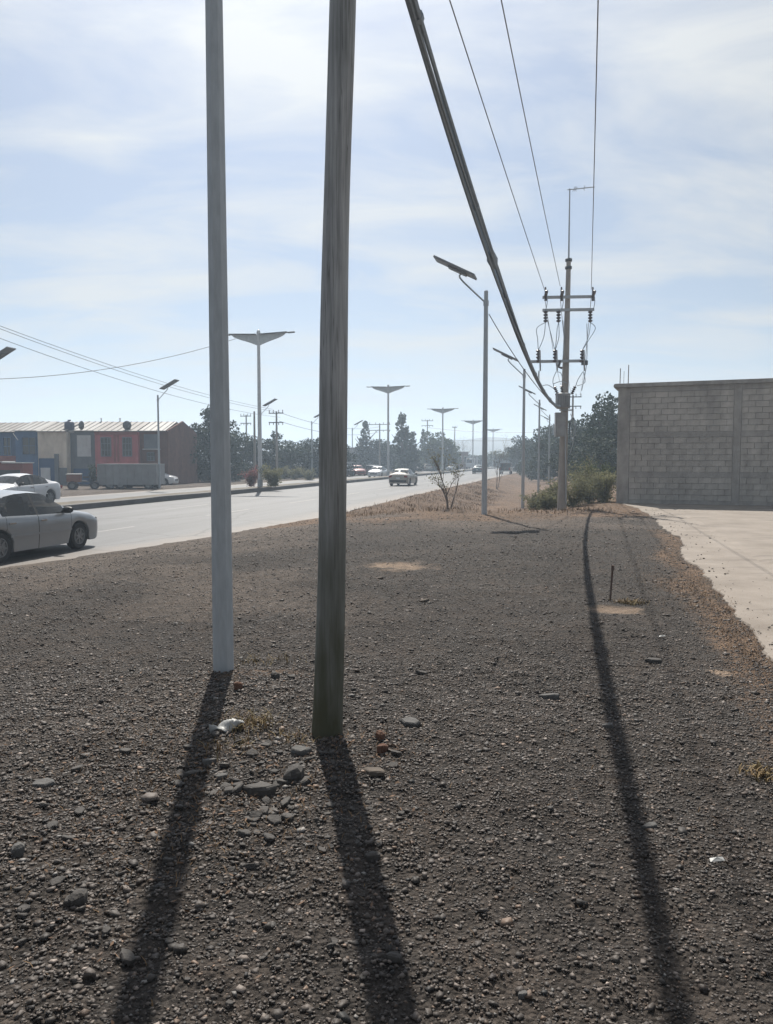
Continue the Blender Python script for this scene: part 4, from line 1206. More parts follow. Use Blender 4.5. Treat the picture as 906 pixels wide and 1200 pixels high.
def bare_tree(label, loc, H, seed, spread=.5, name='bare_tree'):
    r = random.Random(seed)
    o = thing(name, label, 'tree', loc, 0, 'leafless young trees on the bank')
    tw = MB(); br = MB(); tips = []
    def grow(p, d, L, rad_, depth, mbx):
        pts = [p]; q = Vector(p); dd = Vector(d)
        for k in range(4):
            dd = (dd + Vector((r.uniform(-.16, .16), r.uniform(-.16, .16), r.uniform(-.03, .14)))).normalized()
            q = q + dd * L / 4; pts.append(q.copy())
        mbx.path(pts, [rad_ * (1 - .14 * k) for k in range(5)], 6 if depth < 2 else 4)
        if depth < 4:
            for k in range(r.choice((2, 3, 3))):
                st_ = pts[r.choice((2, 3, 4))]
                nd = (dd + Vector((r.uniform(-1, 1), r.uniform(-1, 1), r.uniform(-.25, .5))) * (spread + .12 * depth)).normalized()
                grow(st_, nd, L * r.uniform(.55, .85), rad_ * .58, depth + 1, br)
        else: tips.append(pts[-1])
    for k in range(3):
        a = k * 2.1 + r.uniform(-.4, .4)
        grow(Vector((.05 * math.cos(a), .05 * math.sin(a), -.1)), Vector((.16 * math.cos(a), .16 * math.sin(a), 1)).normalized(), H * .42, .035, 0, tw)
    tw.build('trunk', M['greybark'], o, smooth=60); br.build('branches', M['greybark'], o)
    rng = np.random.default_rng(seed)
    T = np.array([tuple(t) for t in tips]); T = np.repeat(T, 3, 0) + rng.normal(size=(len(T) * 3, 3)) * .08
    v, f = leaf_quads(T, .06, rng); link('leaves', np_mesh('leaves', v, f, M['leaf_olive']), o)
    return o
q = P(526, 597, 27.3); bare_tree('leafless forked young tree at the near rim of the ditch', (q.x, q.y, gzf(q.x, q.y)), 2.0, 5, .62)
q = P(582, 566, 72); bare_tree('leafless young tree on the grassy bank just right of the gravel edge lamp', (q.x, q.y, gzf(q.x, q.y)), 4.4, 8, .6)
q = P(545, 552, 150); bare_tree('tall leafless tree in the haze across the road by the far utility pole', (q.x, q.y, -.3), 7.5, 9, .7)

# ------------------------------------------------------------------ vehicles
def loft_profile(pl, x): return float(np.interp(x, [p[0] for p in pl], [p[1] for p in pl]))
CAR_SHAPES = {
 'sedan': dict(L=4.46, W=1.74, wr=.315, ax=(-1.30, 1.30),
   top=[(-2.23, .60), (-2.20, .86), (-2.10, .985), (-1.72, 1.035), (-1.60, 1.06), (-1.25, 1.25), (-.88, 1.395), (-.55, 1.445), (-.15, 1.46), (.22, 1.43), (.48, 1.345), (.85, 1.15), (1.15, .985), (1.30, .955), (1.75, .885), (2.05, .78), (2.18, .64), (2.23, .48)],
   belt=[(-2.23, .58), (-2.15, .86), (-1.9, .95), (-1.0, .945), (0, .915), (.9, .90), (1.3, .88), (1.8, .80), (2.1, .68), (2.23, .46)],
   gh=(-1.64, 1.18), roof=(-.88, .40), fd=(-.14, .98), rd=(-1.12, -.16), ws=(.46, 1.09), rw=(-1.55, -.93)),
 'fastback': dict(L=4.60, W=1.82, wr=.335, ax=(-1.34, 1.34),
   top=[(-2.30, .62), (-2.27, .92), (-2.18, 1.04), (-1.95, 1.085), (-1.70, 1.13), (-1.2, 1.33), (-.75, 1.455), (-.3, 1.515), (.1, 1.51), (.42, 1.44), (.75, 1.28), (1.20, 1.04), (1.40, 1.0), (1.85, .91), (2.12, .80), (2.26, .64), (2.30, .5)],
   belt=[(-2.30, .60), (-2.22, .92), (-1.9, 1.04), (-1.0, 1.0), (0, .97), (.9, .945), (1.4, .92), (1.85, .84), (2.15, .70), (2.30, .48)],
   gh=(-1.9, 1.22), roof=(-.75, .42), fd=(-.10, 1.0), rd=(-1.15, -.12), ws=(.50, 1.12), rw=(-1.80, -.85)),
 'hatch': dict(L=4.1, W=1.72, wr=.31, ax=(-1.22, 1.22),
   top=[(-2.05, .55), (-2.03, .9), (-1.95, 1.05), (-1.72, 1.40), (-1.4, 1.47), (-.6, 1.52), (.1, 1.5), (.4, 1.42), (.8, 1.2), (1.12, 1.0), (1.3, .96), (1.75, .86), (1.97, .72), (2.05, .5)],
   belt=[(-2.05, .53), (-2.0, .88), (-1.8, .98), (-1.0, .95), (0, .92), (.9, .9), (1.3, .88), (1.75, .8), (1.98, .66), (2.05, .48)],
   gh=(-1.96, 1.15), roof=(-1.70, .36), fd=(-.14, .96), rd=(-1.1, -.16), ws=(.44, 1.06), rw=(-1.92, -1.74)),
}
CAR_MESH = {}; PART_MESH = {}
def car(kind, label, cat, loc, rz, paint, group=None, seats=True, name='parked_car'):
    S = CAR_SHAPES[kind]; root = thing(name, label, cat, loc, rz, group)
    if kind not in CAR_MESH:
        L, W, wr = S['L'], S['W'], S['wr']; ar = wr + .055
        xs = set(np.round(np.linspace(-L / 2, L / 2, 70), 4))
        for a in S['ax']: xs |= set(np.round(a + ar * np.cos(np.linspace(0, PI, 13)), 4))
        for a in (*S['fd'], *S['rd'], *S['ws'], *S['rw'], *S['gh']): xs |= {round(a, 4), round(a + .012, 4)}
        xs = sorted(x for x in xs if -L / 2 <= x <= L / 2)
        rows = []
        for x in xs:
            e = abs(x) / (L / 2)
            w = W / 2 * (1 - .03 * e ** 2 - .20 * max(0, (e - .86) / .14) ** 2.2)
            zt, zb = loft_profile(S['top'], x), loft_profile(S['belt'], x)
            zbot = .19 + .10 * max(0, (e - .85) / .15)
            arch = 0
            for a in S['ax']:
                if abs(x - a) <= ar: arch = wr + math.sqrt(max(0, ar * ar - (x - a) ** 2))
            z1 = max(zbot, arch)
            g = 0.0
            if S['gh'][0] < x < S['gh'][1]:
                if x < S['roof'][0]: g = (x - S['gh'][0]) / (S['roof'][0] - S['gh'][0])
                elif x > S['roof'][1]: g = (S['gh'][1] - x) / (S['gh'][1] - S['roof'][1])
                else: g = 1
            g = min(1, g)
            zb = min(zb, zt - .012)
            gs = g ** .8
            y6 = w * (.86 - .20 * gs); z6 = zb + (zt - zb) * (.55 + .34 * gs)
            rows.append([(0, .21), (w * .74, max(.21, z1 if arch else .2)), (w * .965, z1), (w * .995, max(z1 + .03, min(zb - .2, .42))), (w * 1.0, max(z1 + .05, min(zb - .1, .66))),
                         (w * .985, max(z1 + .06, zb - .045)), (w * .945, max(z1 + .07, zb)), (y6, max(z1 + .08, z6)), (y6 * .62, zt - .015 * gs - .004), (0, zt)])
        nr = len(rows[0])
        groups = {}
        def addf(key, i, k, sd):
            groups.setdefault(key, []).append((i, k, sd))
        for i in range(len(xs) - 1):
            xm = (xs[i] + xs[i + 1]) / 2; wd = xs[i + 1] - xs[i]
            inr = lambda r_: r_[0] < xm < r_[1]
            seam = wd < .0125 and any(abs(xm - (a + .006)) < .004 for a in (S['fd'][0] - .012, S['fd'][1], S['rd'][0] - .012, S['rd'][1]))
            for sd in (1, -1):
                for k in range(nr - 1):
                    key = 'body'
                    if k == 0: key = 'underbody'
                    elif k in (2, 3, 4, 5):
                        if seam: key = ('seam', sd, round(xm, 2))
                        elif k >= 2 and inr(S['fd']): key = ('front_door', sd)
                        elif inr(S['rd']): key = ('rear_door', sd)
                    elif k == 6:
                        fw = (S['fd'][0] + .06, S['fd'][1] - .10); rw_ = (S['rd'][0] - .10, S['rd'][1] - .03)
                        if inr(fw): key = ('front_window', sd)
                        elif inr(rw_): key = ('rear_window', sd)
                        elif fw[0] > xm > rw_[1]: key = ('pillar', sd)
                    elif k in (7, 8):
                        if inr(S['ws']): key = 'windscreen'
                        elif inr(S['rw']): key = 'rear_screen'
                    addf(key, i, k, sd)
        # end caps
        out = {}
        for key, fl in groups.items():
            mb = MB(); ix = {}
            def vid(i, k, sd):
                kk = (i, k, 0 if rows[i][k][0] == 0 else sd)
                if kk not in ix:
                    y, z = rows[i][k]; ix[kk] = len(mb.v); mb.v.append((xs[i], y * sd, z))
                return ix[kk]
            for (i, k, sd) in fl:
                f = [vid(i, k, sd), vid(i + 1, k, sd), vid(i + 1, k + 1, sd), vid(i, k + 1, sd)]
                if sd < 0: f = f[::-1]
                f2 = []
                for q in f:
                    if q not in f2: f2.append(q)
                if len(f2) > 2: mb.f.append(tuple(f2))
            if key == 'body':
                for i in (0, len(xs) - 1):
                    loop = [vid(i, k, 1) for k in range(nr)] + [vid(i, k, -1) for k in range(nr - 2, 0, -1)]
                    mb.f.append(tuple(loop))
            out[key] = mb
        names = {}
        for key, mb in out.items():
            nm = key if isinstance(key, str) else key[0]
            nm = {'front_door': 'door', 'rear_door': 'door', 'front_window': 'door_window', 'rear_window': 'door_window', 'seam': 'door_seal', 'pillar': 'door_pillar'}.get(nm, nm)
            mm = M['glass'] if ('window' in nm or 'screen' in nm) else M['seam'] if nm in ('door_seal', 'door_pillar', 'underbody') else paint
            names[key] = (nm, mb.mesh(nm, mm, 38))
        CAR_MESH[kind] = names
    W, L = S['W'], S['L']
    for key, (nm, me) in CAR_MESH[kind].items():
        o = link(nm, me, root)
        if nm in ('body', 'door', 'side_moulding'):
            o.material_slots[0].link = 'OBJECT'; o.material_slots[0].material = paint
    for sx in S['ax']:
        for sy in (-1, 1):
            wh = wheel(S['wr']); wh.parent = root; wh.location = (sx, sy * (W / 2 - .115), S['wr'])
            wh.rotation_euler = (0, random.uniform(0, 1), 0 if sy > 0 else PI)
    def sh(key, fn, nm, m):
        k2 = (kind, key)
        if k2 not in PART_MESH: PART_MESH[k2] = fn().mesh(nm, m, 45)
        o = link(nm, PART_MESH[k2], root)
        if nm == 'side_moulding': o.material_slots[0].link = 'OBJECT'; o.material_slots[0].material = paint
        return o
    bz = loft_profile(S['belt'], 0)
    for sy in (-1, 1):
        sh(('mir', sy), lambda: MB().lathe([(0, -.12), (.05, -.115), (.075, -.06), (.08, .04), (.06, .10), (0, .11)], 10, (S['fd'][1] - .22, sy * (W / 2 + .06), bz + .06), 'y').box((S['fd'][1] - .20, sy * (W / 2 - .02), bz + .03), (.06, .14, .04)), 'mirror', M['seam'])
        for dx in (S['fd'][0] + .14, S['rd'][0] + .14):
            sh(('hd', sy, dx), lambda: MB().box((dx, sy * (W / 2 + .008), bz - .12), (.19, .03, .028)), 'door_handle', M['chrome'])
        sh(('trim', sy), lambda: MB().box(((S['rd'][0] + S['fd'][1]) / 2 + .03, sy * (W / 2 + .004), .52), (S['fd'][1] - S['rd'][0] - .1, .022, .045)), 'side_moulding', M['seam'])
        sh(('hl', sy), lambda: MB().lathe([(0, -.02), (.09, -.015), (.105, .03), (.05, .07), (0, .075)], 12, (L / 2 - .13, sy * (W / 2 - .27), .655), 'x').box((L / 2 - .2, sy * (W / 2 - .17), .68), (.18, .2, .1), rz=-sy * .5), 'headlight', M['lens_clear'])
        sh(('tl', sy), lambda: MB().box((-L / 2 + .05, sy * (W / 2 - .22), .80), (.08, .30, .15), rz=sy * .3), 'taillight', M['lens_red'])
    sh('plate', lambda: MB().box((-L / 2 - .002, 0, .66), (.02, .34, .14)), 'licence_plate', M['plate'])
    sh('grille', lambda: MB().box((L / 2 - .03, 0, .50), (.08, .9, .13)), 'grille', M['seam'])
    sh('bumpr', lambda: MB().box((-L / 2 + .02, 0, .42), (.12, W - .35, .18)), 'bumper', M['seam'])
    if seats:
        for sy in (-.36, .36):
            for x in (-.75, .12):
                sh(('seat', sy, x), lambda: MB().box((x, sy, .62), (.5, .46, .18)).box((x - .28, sy, .92), (.14, .46, .56), ry=-.22).box((x - .34, sy, 1.23), (.09, .24, .16), ry=-.2), 'seat', M['seam'])
    return root
WHEELS = {}
def wheel(r):
    if r not in WHEELS:
        t = MB().lathe([(r * .62, -.085), (r * .80, -.10), (r * .95, -.092), (r, -.06), (r, .06), (r * .95, .092), (r * .80, .10), (r * .62, .085), (r * .62, -.085)], 28, axis='y', caps=False).mesh('tyre', M['tyre'], 40)
        rm = MB().lathe([(r * .64, .03), (r * .64, .085), (r * .58, .088), (r * .54, .05), (r * .2, .045), (r * .16, .075), (0, .078)], 28, axis='y', caps=False)
        for k in range(7):
            a = k * 2 * PI / 7
            rm.box((r * .37 * math.cos(a), .06, r * .37 * math.sin(a)), (r * .40, .035, r * .13), ry=-a)
        WHEELS[r] = (t, rm.mesh('rim', M['rim'], 40))
    t, rm = WHEELS[r]
    w = bpy.data.objects.new('wheel', t); COL.objects.link(w)
    link('rim', rm, w)
    return w
HEAD = PI / 2 - AR                                  # facing up the road
def road_pos(px, Y, z=ROAD_Z): q = P(px, 560, Y); return Vector((q.x, q.y, z))
# silver sedan leaving the photo at the left: its front axle stands 18.2 m ahead
fa = Vector(((93.4 - 453) / 900 * 18.2, 18.2, ROAD_Z))
fwd = Vector((math.cos(HEAD), math.sin(HEAD), 0))
car('sedan', 'silver sedan driving away on the near lanes, cut by the left photo edge', 'car', fa - fwd * 1.30 + Vector((-.85, .2, 0)), HEAD, M['silver'], name='silver_sedan')
q = Vector(((77 - 453) / 900 * 39.0, 39.0, ROAD_Z - .01))
car('fastback', 'white sedan coming toward us on the far lanes, behind the silver car', 'car', q - fwd * 2.3 + Vector((-.9, 0, 0)), HEAD + PI, M['white_paint'], name='white_sedan')
GC = 'cars on the distant road'
car('sedan', 'beige sedan seen from behind on the near lanes below the second winged post', 'car', road_pos(473, 66), HEAD, M['beige_paint'], GC, name='beige_sedan')
car('sedan', 'white sedan coming toward us beyond the kerb, left of the beige one', 'car', road_pos(443, 97), HEAD + PI, M['white_paint'], GC, name='oncoming_sedan')
car('sedan', 'dark teal sedan half hidden behind the gravel edge lamp', 'car', road_pos(561, 126), HEAD, M['teal_paint'], GC, name='teal_sedan')
car('hatch', 'dark hatchback far ahead, seen between the two nearest ditch lamps', 'car', road_pos(608, 165), HEAD, M['dark_paint'], GC, name='dark_hatchback')
car('hatch', 'pale hatchback behind the small bare tree on the far lanes', 'car', road_pos(528, 157), HEAD + PI, M['white_paint'], GC, name='pale_hatchback')
GPk = 'cars parked across the road'
for i, (px, Y, pt, k_, lb) in enumerate([
    (404, 106, 'dark_paint', 'sedan', 'dark car parked across the road right beside the wooden pole'),
    (419, 109, 'red_paint', 'hatch', 'reddish hatchback parked across the road, between the wooden pole and oncoming sedan'),
    (432, 112, 'dark_paint', 'hatch', 'dark hatchback parked across the road behind the oncoming white sedan'),
    (488, 150, 'dark_paint', 'sedan', 'dark parked car across the road just right of the beige sedan'),
    (499, 158, 'beige_paint', 'hatch', 'beige hatchback parked across the road under the broad greenish tree'),
    (512, 168, 'dark_paint', 'sedan', 'farthest dark parked car across the road, left of the small bare tree')]):
    q = P(px, 555, Y); car(k_, lb, 'car', (q.x, q.y, -.4), HEAD + (PI if i % 2 else 0) + .5 * (i % 3), M[pt], GPk, name='parked_car')
q = P(207, 560, 65.7)
car('hatch', 'white parked hatchback with only its nose showing past the grey trailer', 'car', (q.x - 2.05, q.y, -.42), 0.0, M['white_paint'], name='white_hatchback')

def pickup(label, loc, rz):
    o = thing('pickup_truck', label, 'pickup truck', loc, rz)
    m = M['dark_paint']
    MB().prism([(-2.6, .45), (2.5, .45), (2.6, .7), (2.45, 1.0), (1.3, 1.08), (.55, 1.72), (.35, 1.78), (-.65, 1.76), (-.75, 1.08), (-.78, .75), (-2.6, .75)], -.86, .86).build('body', m, o)
    for s in (-1, 1):
        MB().box((-1.7, s * .83, .92), (1.85, .07, .42)).build('bed_side', m, o)
        MB().prism([(-.55, 1.12), (1.05, 1.12), (.5, 1.66), (-.5, 1.66)], s * .862, s * .872).build('door_window', M['clearglass'], o)
        MB().box((-2.62, s * .72, .85), (.05, .14, .3)).build('taillight', M['lens_red'], o)
        for x in (-1.6, 1.65):
            w = wheel(.36); w.parent = o; w.location = (x, s * .78, .36); w.rotation_euler = (0, 0, 0 if s > 0 else PI)
    MB().box((-2.6, 0, .92), (.06, 1.62, .42)).build('tailgate', m, o)
    MB().box((-.72, 0, 1.42), (.03, 1.5, .5)).build('rear_window', M['clearglass'], o)
    MB().box((-2.68, 0, .5), (.12, 1.7, .16)).build('bumper', M['chrome'], o)
    return o
pickup('dark pickup truck driving away, just right of the leafless tree on the bank', road_pos(593, 124), HEAD)
def cargo_truck(label, loc, rz):
    o = thing('box_truck', label, 'truck', loc, rz)
    MB().box((-.9, 0, 2.05), (5.2, 2.3, 2.3)).build('cargo_box', M['trailer'], o)
    MB().prism([(1.75, .6), (3.5, .6), (3.5, 1.5), (3.25, 2.6), (1.75, 2.7)], -1.05, 1.05).build('cab', M['white_paint'], o)
    MB().prism([(3.28, 2.45), (3.47, 1.62), (3.52, 1.62), (3.33, 2.45)], -.9, .9).build('windscreen', M['clearglass'], o)
    MB().box((-.2, 0, .75), (6.4, .9, .2)).build('chassis', M['seam'], o)
    for x in (-2.2, 2.6):
        for s in (-1, 1):
            w = wheel(.45); w.parent = o; w.location = (x, s * .95, .45); w.rotation_euler = (0, 0, 0 if s > 0 else PI)
    return o
cargo_truck('white cabbed box truck coming toward us far off on the far lanes', road_pos(553, 192), HEAD + PI)

# ------------------------------------------------------------------ painted houses across the road
HY = 67.0; hz = -.40
def hx(px, Y=HY): return (px - 453) / 900 * Y / 0.9978
def house_mat_box(name, x0, x1, y0, y1, z0, z1, m, parent):
    return MB().box(((x0 + x1) / 2, (y0 + y1) / 2, (z0 + z1) / 2), (x1 - x0, y1 - y0, z1 - z0)).build(name, m, parent)
def hz_at(py): return CAM_Z + (540 - py) / 900 * HY
ZE, ZR = hz_at(505), hz_at(493)
def win(parent, pxa, pxb, pya, pyb, frame, bars=(2, 2), y=HY):
    x0, x1, z0, z1 = hx(pxa), hx(pxb), hz_at(pyb), hz_at(pya)
    x0 -= parent.location.x; x1 -= parent.location.x; z0 -= parent.location.z; z1 -= parent.location.z
    fr = MB(); t = .07
    for (a, b_, c, d) in ((x0, x1, z0, z0 + t), (x0, x1, z1 - t, z1), (x0, x0 + t, z0 + t, z1 - t), (x1 - t, x1, z0 + t, z1 - t)):
        fr.box(((a + b_) / 2, -.03, (c + d) / 2), (b_ - a, .10, d - c))
    for k in range(1, bars[0]):
        xx = x0 + (x1 - x0) * k / bars[0]; fr.box((xx, -.03, (z0 + z1) / 2), (.045, .06, z1 - z0 - .14))
    for k in range(1, bars[1]):
        zz = z0 + (z1 - z0) * k / bars[1]; fr.box(((x0 + x1) / 2, -.028, zz), (x1 - x0 - .14, .05, .04))
    f = fr.build('window', frame, parent)
    MB().box(((x0 + x1) / 2, -.008, (z0 + z1) / 2), (x1 - x0 - .1, .03, z1 - z0 - .1)).build('pane', M['clearglass'], f)
def row_house(label, pxa, pxb, wallm, name='row_house', front=0.0, lift=0.0, roofm='roof_metal'):
    x0, x1 = hx(pxa), hx(pxb)
    o = thing(name, label, 'house', ((x0 + x1) / 2, HY + front, hz), 0, 'painted row houses across the road')
    w = x1 - x0
    MB().box((0, 3.5, (ZE - hz + lift) / 2), (w - .012, 7.0, ZE - hz + lift)).build('wall', wallm, o)
    # pale sheet roof rising to a ridge
    ez, rz_ = ZE - hz + .04 + lift, ZR - hz + .06 + lift
    rf = MB()
    rf.add([(-w / 2 + .004, -.28, ez - .05), (w / 2 - .004, -.28, ez - .05), (w / 2 - .004, 3.5, rz_), (-w / 2 + .004, 3.5, rz_), (-w / 2 + .004, 7.3, ez - .05), (w / 2 - .004, 7.3, ez - .05),
            (-w / 2 + .004, -.28, ez - .11), (w / 2 - .004, -.28, ez - .11), (-w / 2 + .004, 7.3, ez - .11), (w / 2 - .004, 7.3, ez - .11)],
           [(0, 1, 2, 3), (3, 2, 5, 4), (6, 7, 1, 0), (4, 5, 9, 8), (6, 0, 3, 4, 8), (7, 9, 5, 2, 1), (6, 8, 9, 7)])
    k = -w / 2 + .4
    r_ = rf.build('roof', M[roofm], o)
    rb = MB()
    while k < w / 2 - .2:
        rb.add([(k, -.27, ez - .045), (k + .06, -.27, ez - .045), (k + .06, 3.45, rz_ + .015), (k, 3.45, rz_ + .015), (k + .03, -.27, ez + .0), (k + .03, 3.45, rz_ + .055)], [(0, 4, 5, 3), (4, 1, 2, 5)])
        k += .55
    rb.build('roof_ribs', M[roofm], r_)
    return o
h1 = row_house('dark blue row house at the left photo edge with a red lower band', -50, 20.5, M['h_darkblue'], front=.35, lift=-.06, roofm='roof_old')
win(h1, 4, 14, 512, 534, M['h_blue'])
house_mat_box('painted_band', hx(-20) - h1.location.x, hx(20) - h1.location.x, -.05, .0, hz_at(548) - hz, hz_at(534) - hz, M['h_redband'], h1)
h2 = row_house('bright blue row house with one upstairs window', 20.5, 50, M['h_blue'], lift=.03)
win(h2, 28.5, 45, 512, 533, M['h_darkblue'])
MB().path([(hx(20) - h2.location.x, -.25, hz_at(508) - hz), (hx(27) - h2.location.x, -.5, hz_at(516) - hz)], .04, 6).build('gutter_pipe', M['white_wall'], h2)
h3 = row_house('cream row house with a dark doorway under its overhanging upper wall', 50, 83, M['h_cream'], front=-.55, lift=-.05, roofm='roof_old')
house_mat_box('doorway', hx(51) - h3.location.x, hx(70) - h3.location.x, -.06, -.001, 0.02, hz_at(537) - hz, M['h_darkblue'], h3)
house_mat_box('door', hx(53) - h3.location.x, hx(64) - h3.location.x, -.10, -.062, .02, hz_at(548) - hz, M['white_wall'], h3)
house_mat_box('column', hx(70) - h3.location.x, hx(74) - h3.location.x, -.25, -.003, .0, hz_at(532) - hz, M['h_grey'], h3)
house_mat_box('garage_opening', hx(74.5) - h3.location.x, hx(83) - h3.location.x, -.08, -.004, .02, hz_at(548) - hz, M['h_grey'], h3)
h4 = row_house('grey row house with a white framed upstairs window', 83, 115, M['h_grey'], front=.3, lift=.04)
house_mat_box('window_surround', hx(91) - h4.location.x, hx(107) - h4.location.x, -.03, .0, hz_at(535) - hz, hz_at(510) - hz, M['white_wall'], h4)
win(h4, 95, 102, 513, 523, M['white_wall'], (2, 1))
house_mat_box('garage_opening', hx(86) - h4.location.x, hx(113) - h4.location.x, -.05, -.002, .02, hz_at(549) - hz, M['h_darkblue'], h4)
h5 = row_house('pink red row house with two dark barred windows upstairs', 115, 165, M['h_pink'], front=-.35, lift=-.02, roofm='roof_old')
win(h5, 122, 134, 512.5, 535, M['h_grey'], (3, 3)); win(h5, 147, 158, 512.5, 535, M['h_grey'], (3, 3))
house_mat_box('cornice', hx(115) - h5.location.x + .02, hx(166) - h5.location.x - .1, -.14, -.0, hz_at(509.5) - hz, hz_at(506) - hz, M['h_redband'], h5)
for k, a in enumerate((137, 141)):
    house_mat_box('pilaster', hx(a) - h5.location.x, hx(a + 2) - h5.location.x, -.06, .0, hz_at(541) - hz, hz_at(510) - hz, M['h_redband'], h5)
h6 = row_house('brick row house at the end of the terrace with a bare brick gable', 165, 196, M['h_brick'], front=.15, lift=.02)
house_mat_box('wall_panel', hx(170) - h6.location.x, hx(187) - h6.location.x, -.05, .0, hz_at(527) - hz, hz_at(509) - hz, M['h_grey'], h6)
win(h6, 173, 182, 530, 540, M['h_grey'])
house_mat_box('awning', hx(171) - h6.location.x, hx(189) - h6.location.x, -.7, -.02, hz_at(527) - hz, hz_at(526) - hz, M['white_wall'], h6)
# gable end wall standing beyond the roof
gx0 = hx(196) - h6.location.x
o = MB(); zt, zr = ZE - hz, ZR - hz
poly = [(gx0 + .02, 0.02, 0), (gx0 + 1.4, 2.2, 0), (gx0 + 1.4, 2.2, zt + .2), (gx0 + .02, .02, zt + .12)]
o.add([(gx0 + .01, -.1, 0), (gx0 + .16, -.1, 0), (gx0 + .95, 7, 0), (gx0 + .8, 7.1, 0), (gx0 + .01, -.1, zt + .02), (gx0 + .16, -.1, zt + .02), (gx0 + .95, 7, zt), (gx0 + .8, 7.1, zt), (gx0 + .42, 3.5, zr + .12), (gx0 + .58, 3.45, zr + .12)],
      [(0, 1, 5, 4), (1, 2, 6, 9, 5), (2, 3, 7, 6), (3, 0, 4, 8, 7), (4, 5, 9, 8), (8, 9, 6, 7)])
o.build('gable', M['h_brick'], h6)
# things on the roofs
def zroof(px, py): return hz_at(py)
t = thing('water_tank', 'dark blue water tank on the roof between cream and grey houses', 'water tank', (hx(82), HY + .4, ZE + .02))
MB().lathe([(.40, 0), (.42, .05), (.42, .62), (.36, .75), (.14, .85), (.14, .95), (0, .96)], 18).build('tank_body', M['tankblue'], t, smooth=45)
MB().box((0, 0, -.1), (.9, .8, .2)).build('tank_stand', M['concrete'], t)
def dish(label, px, py, tilt):
    o = thing('satellite_dish', label, 'satellite dish', (hx(px), HY - .1, ZE + .04), tilt)
    MB().lathe([(.0, 0), (.18, .02), (.33, .09), (.40, .16)], 18, (0, -.1, .42), 'y').build('reflector', M['darkmetal'], o, smooth=60)
    MB().path([(0, .05, 0), (0, -.02, .42)], .03, 6).build('mount', M['galv'], o)
    MB().path([(0, -.1, .30), (0, -.5, .45)], .012, 5).build('feed_arm', M['galv'], o)
dish('dark satellite dish on the eaves of the pink red house', 152, 503, .7)
dish('small satellite dish on the roof of the grey house', 98, 500, -.6)
for i, px in enumerate((104, 127)):
    o = thing('roof_vent', ('small vent pipe on the ridge above the grey house', 'small vent pipe on the ridge above the pink red house')[i], 'vent', (hx(px), HY + 3.5, ZR))
    MB().path([(0, 0, -.1), (0, 0, .35)], .05, 8).build('pipe', M['galv'], o)
    MB().lathe([(.09, .35), (.10, .38), (.0, .45)], 10).build('cap', M['galv'], o)

# grey trailer in front of the pink red house
TY = 57.0
def tx(px): return (px - 453) / 900 * TY / .9978
def tz(py): return CAM_Z + (540 - py) / 900 * TY
tl = thing('cargo_trailer', 'long grey high sided cargo trailer parked before the pink red house', 'trailer', ((tx(115) + tx(184)) / 2, TY + 1.1, -.42))
tw = tx(184) - tx(115); z0, z1 = tz(568) + .42, tz(543.5) + .42
MB().box((0, 0, (z0 + z1) / 2), (tw, 2.2, z1 - z0)).build('cargo_box', M['trailer'], tl)
for k in range(9):
    MB().box((-tw / 2 + .1 + k * (tw - .2) / 8, -1.12, (z0 + z1) / 2), (.07, .05, z1 - z0 - .04)).build('stake', M['trailer'], tl)
for k in range(2):
    MB().box((0, -1.118, z1 - .06 - k * .85), (tw - .02, .032, .09)).build('rail', M['trailer'], tl)
for x in (-tw * .30, -tw * .12, tw * .36):
    for s in (-1, 1):
        w = wheel(.40); w.parent = tl; w.location = (x, s * .95, .40); w.rotation_euler = (0, 0, PI if s < 0 else 0)
MB().box((0, 0, z0 - .09), (tw - .3, 1.0, .16)).build('chassis', M['seam'], tl)
# orange cargo tricycle left of it
oc = thing('cargo_tricycle', 'rusty orange cargo tricycle parked left of the grey trailer', 'tricycle', (tx(93), TY - .5, -.42), .25)
MB().box((-.1, 0, .85), (.95, .9, .55)).build('cargo_bin', M['orange'], oc)
MB().box((-.1, 0, 1.15), (1.02, .96, .05)).build('bin_rim', M['white_wall'], oc)
MB().path([(.35, 0, .65), (.9, 0, .6), (1.15, 0, 1.15)], .04, 6).build('frame', M['darkmetal'], oc)
MB().path([(1.12, -.32, 1.2), (1.12, .32, 1.2)], .025, 6).build('handlebar', M['darkmetal'], oc)
MB().box((.72, 0, .92), (.4, .24, .12)).build('seat', M['seam'], oc)
for (x, y) in ((-.2, .5), (-.2, -.5), (1.3, 0)):
    w = wheel(.315); w.parent = oc; w.location = (x, y, .315)
shrub('dark green bush between the orange tricycle and the grey trailer', (tx(108), TY + .4, -.42), 1.1, 1.75, 'leaf_dark', 91, 1100, .12)
# red kiosk at the photo's left edge
kx = (tx(-4) + tx(36)) / 2; kw = tx(36) - tx(-4)
kk = thing('red_kiosk', 'low red kiosk with a pale roof edge, behind the white sedan at the left', 'kiosk', (kx, 57.0, -.42), 0)
MB().box((0, 0, .98), (kw - .2, 1.6, 1.96)).build('wall', M['h_redband'], kk)
MB().box((0, -.81, 1.2), (kw - .6, .04, .5)).build('counter_opening', M['seam'], kk)
MB().box((-kw * .3, -.1, 2.06), (kw * .45, 2.0, .07)).build('roof', M['white_wall'], kk)
MB().box((kw * .2, -.1, 1.98), (kw * .58, 2.0, .07)).build('roof', M['white_wall'], kk)
for s in (-1, 1):
    MB().box((s * (kw / 2 - .15), -.7, 1.78), (.06, .06, .4)).build('post', M['galv'], kk)
    MB().box((s * (kw / 2 - .15), .7, 1.78), (.06, .06, .4)).build('post', M['galv'], kk)

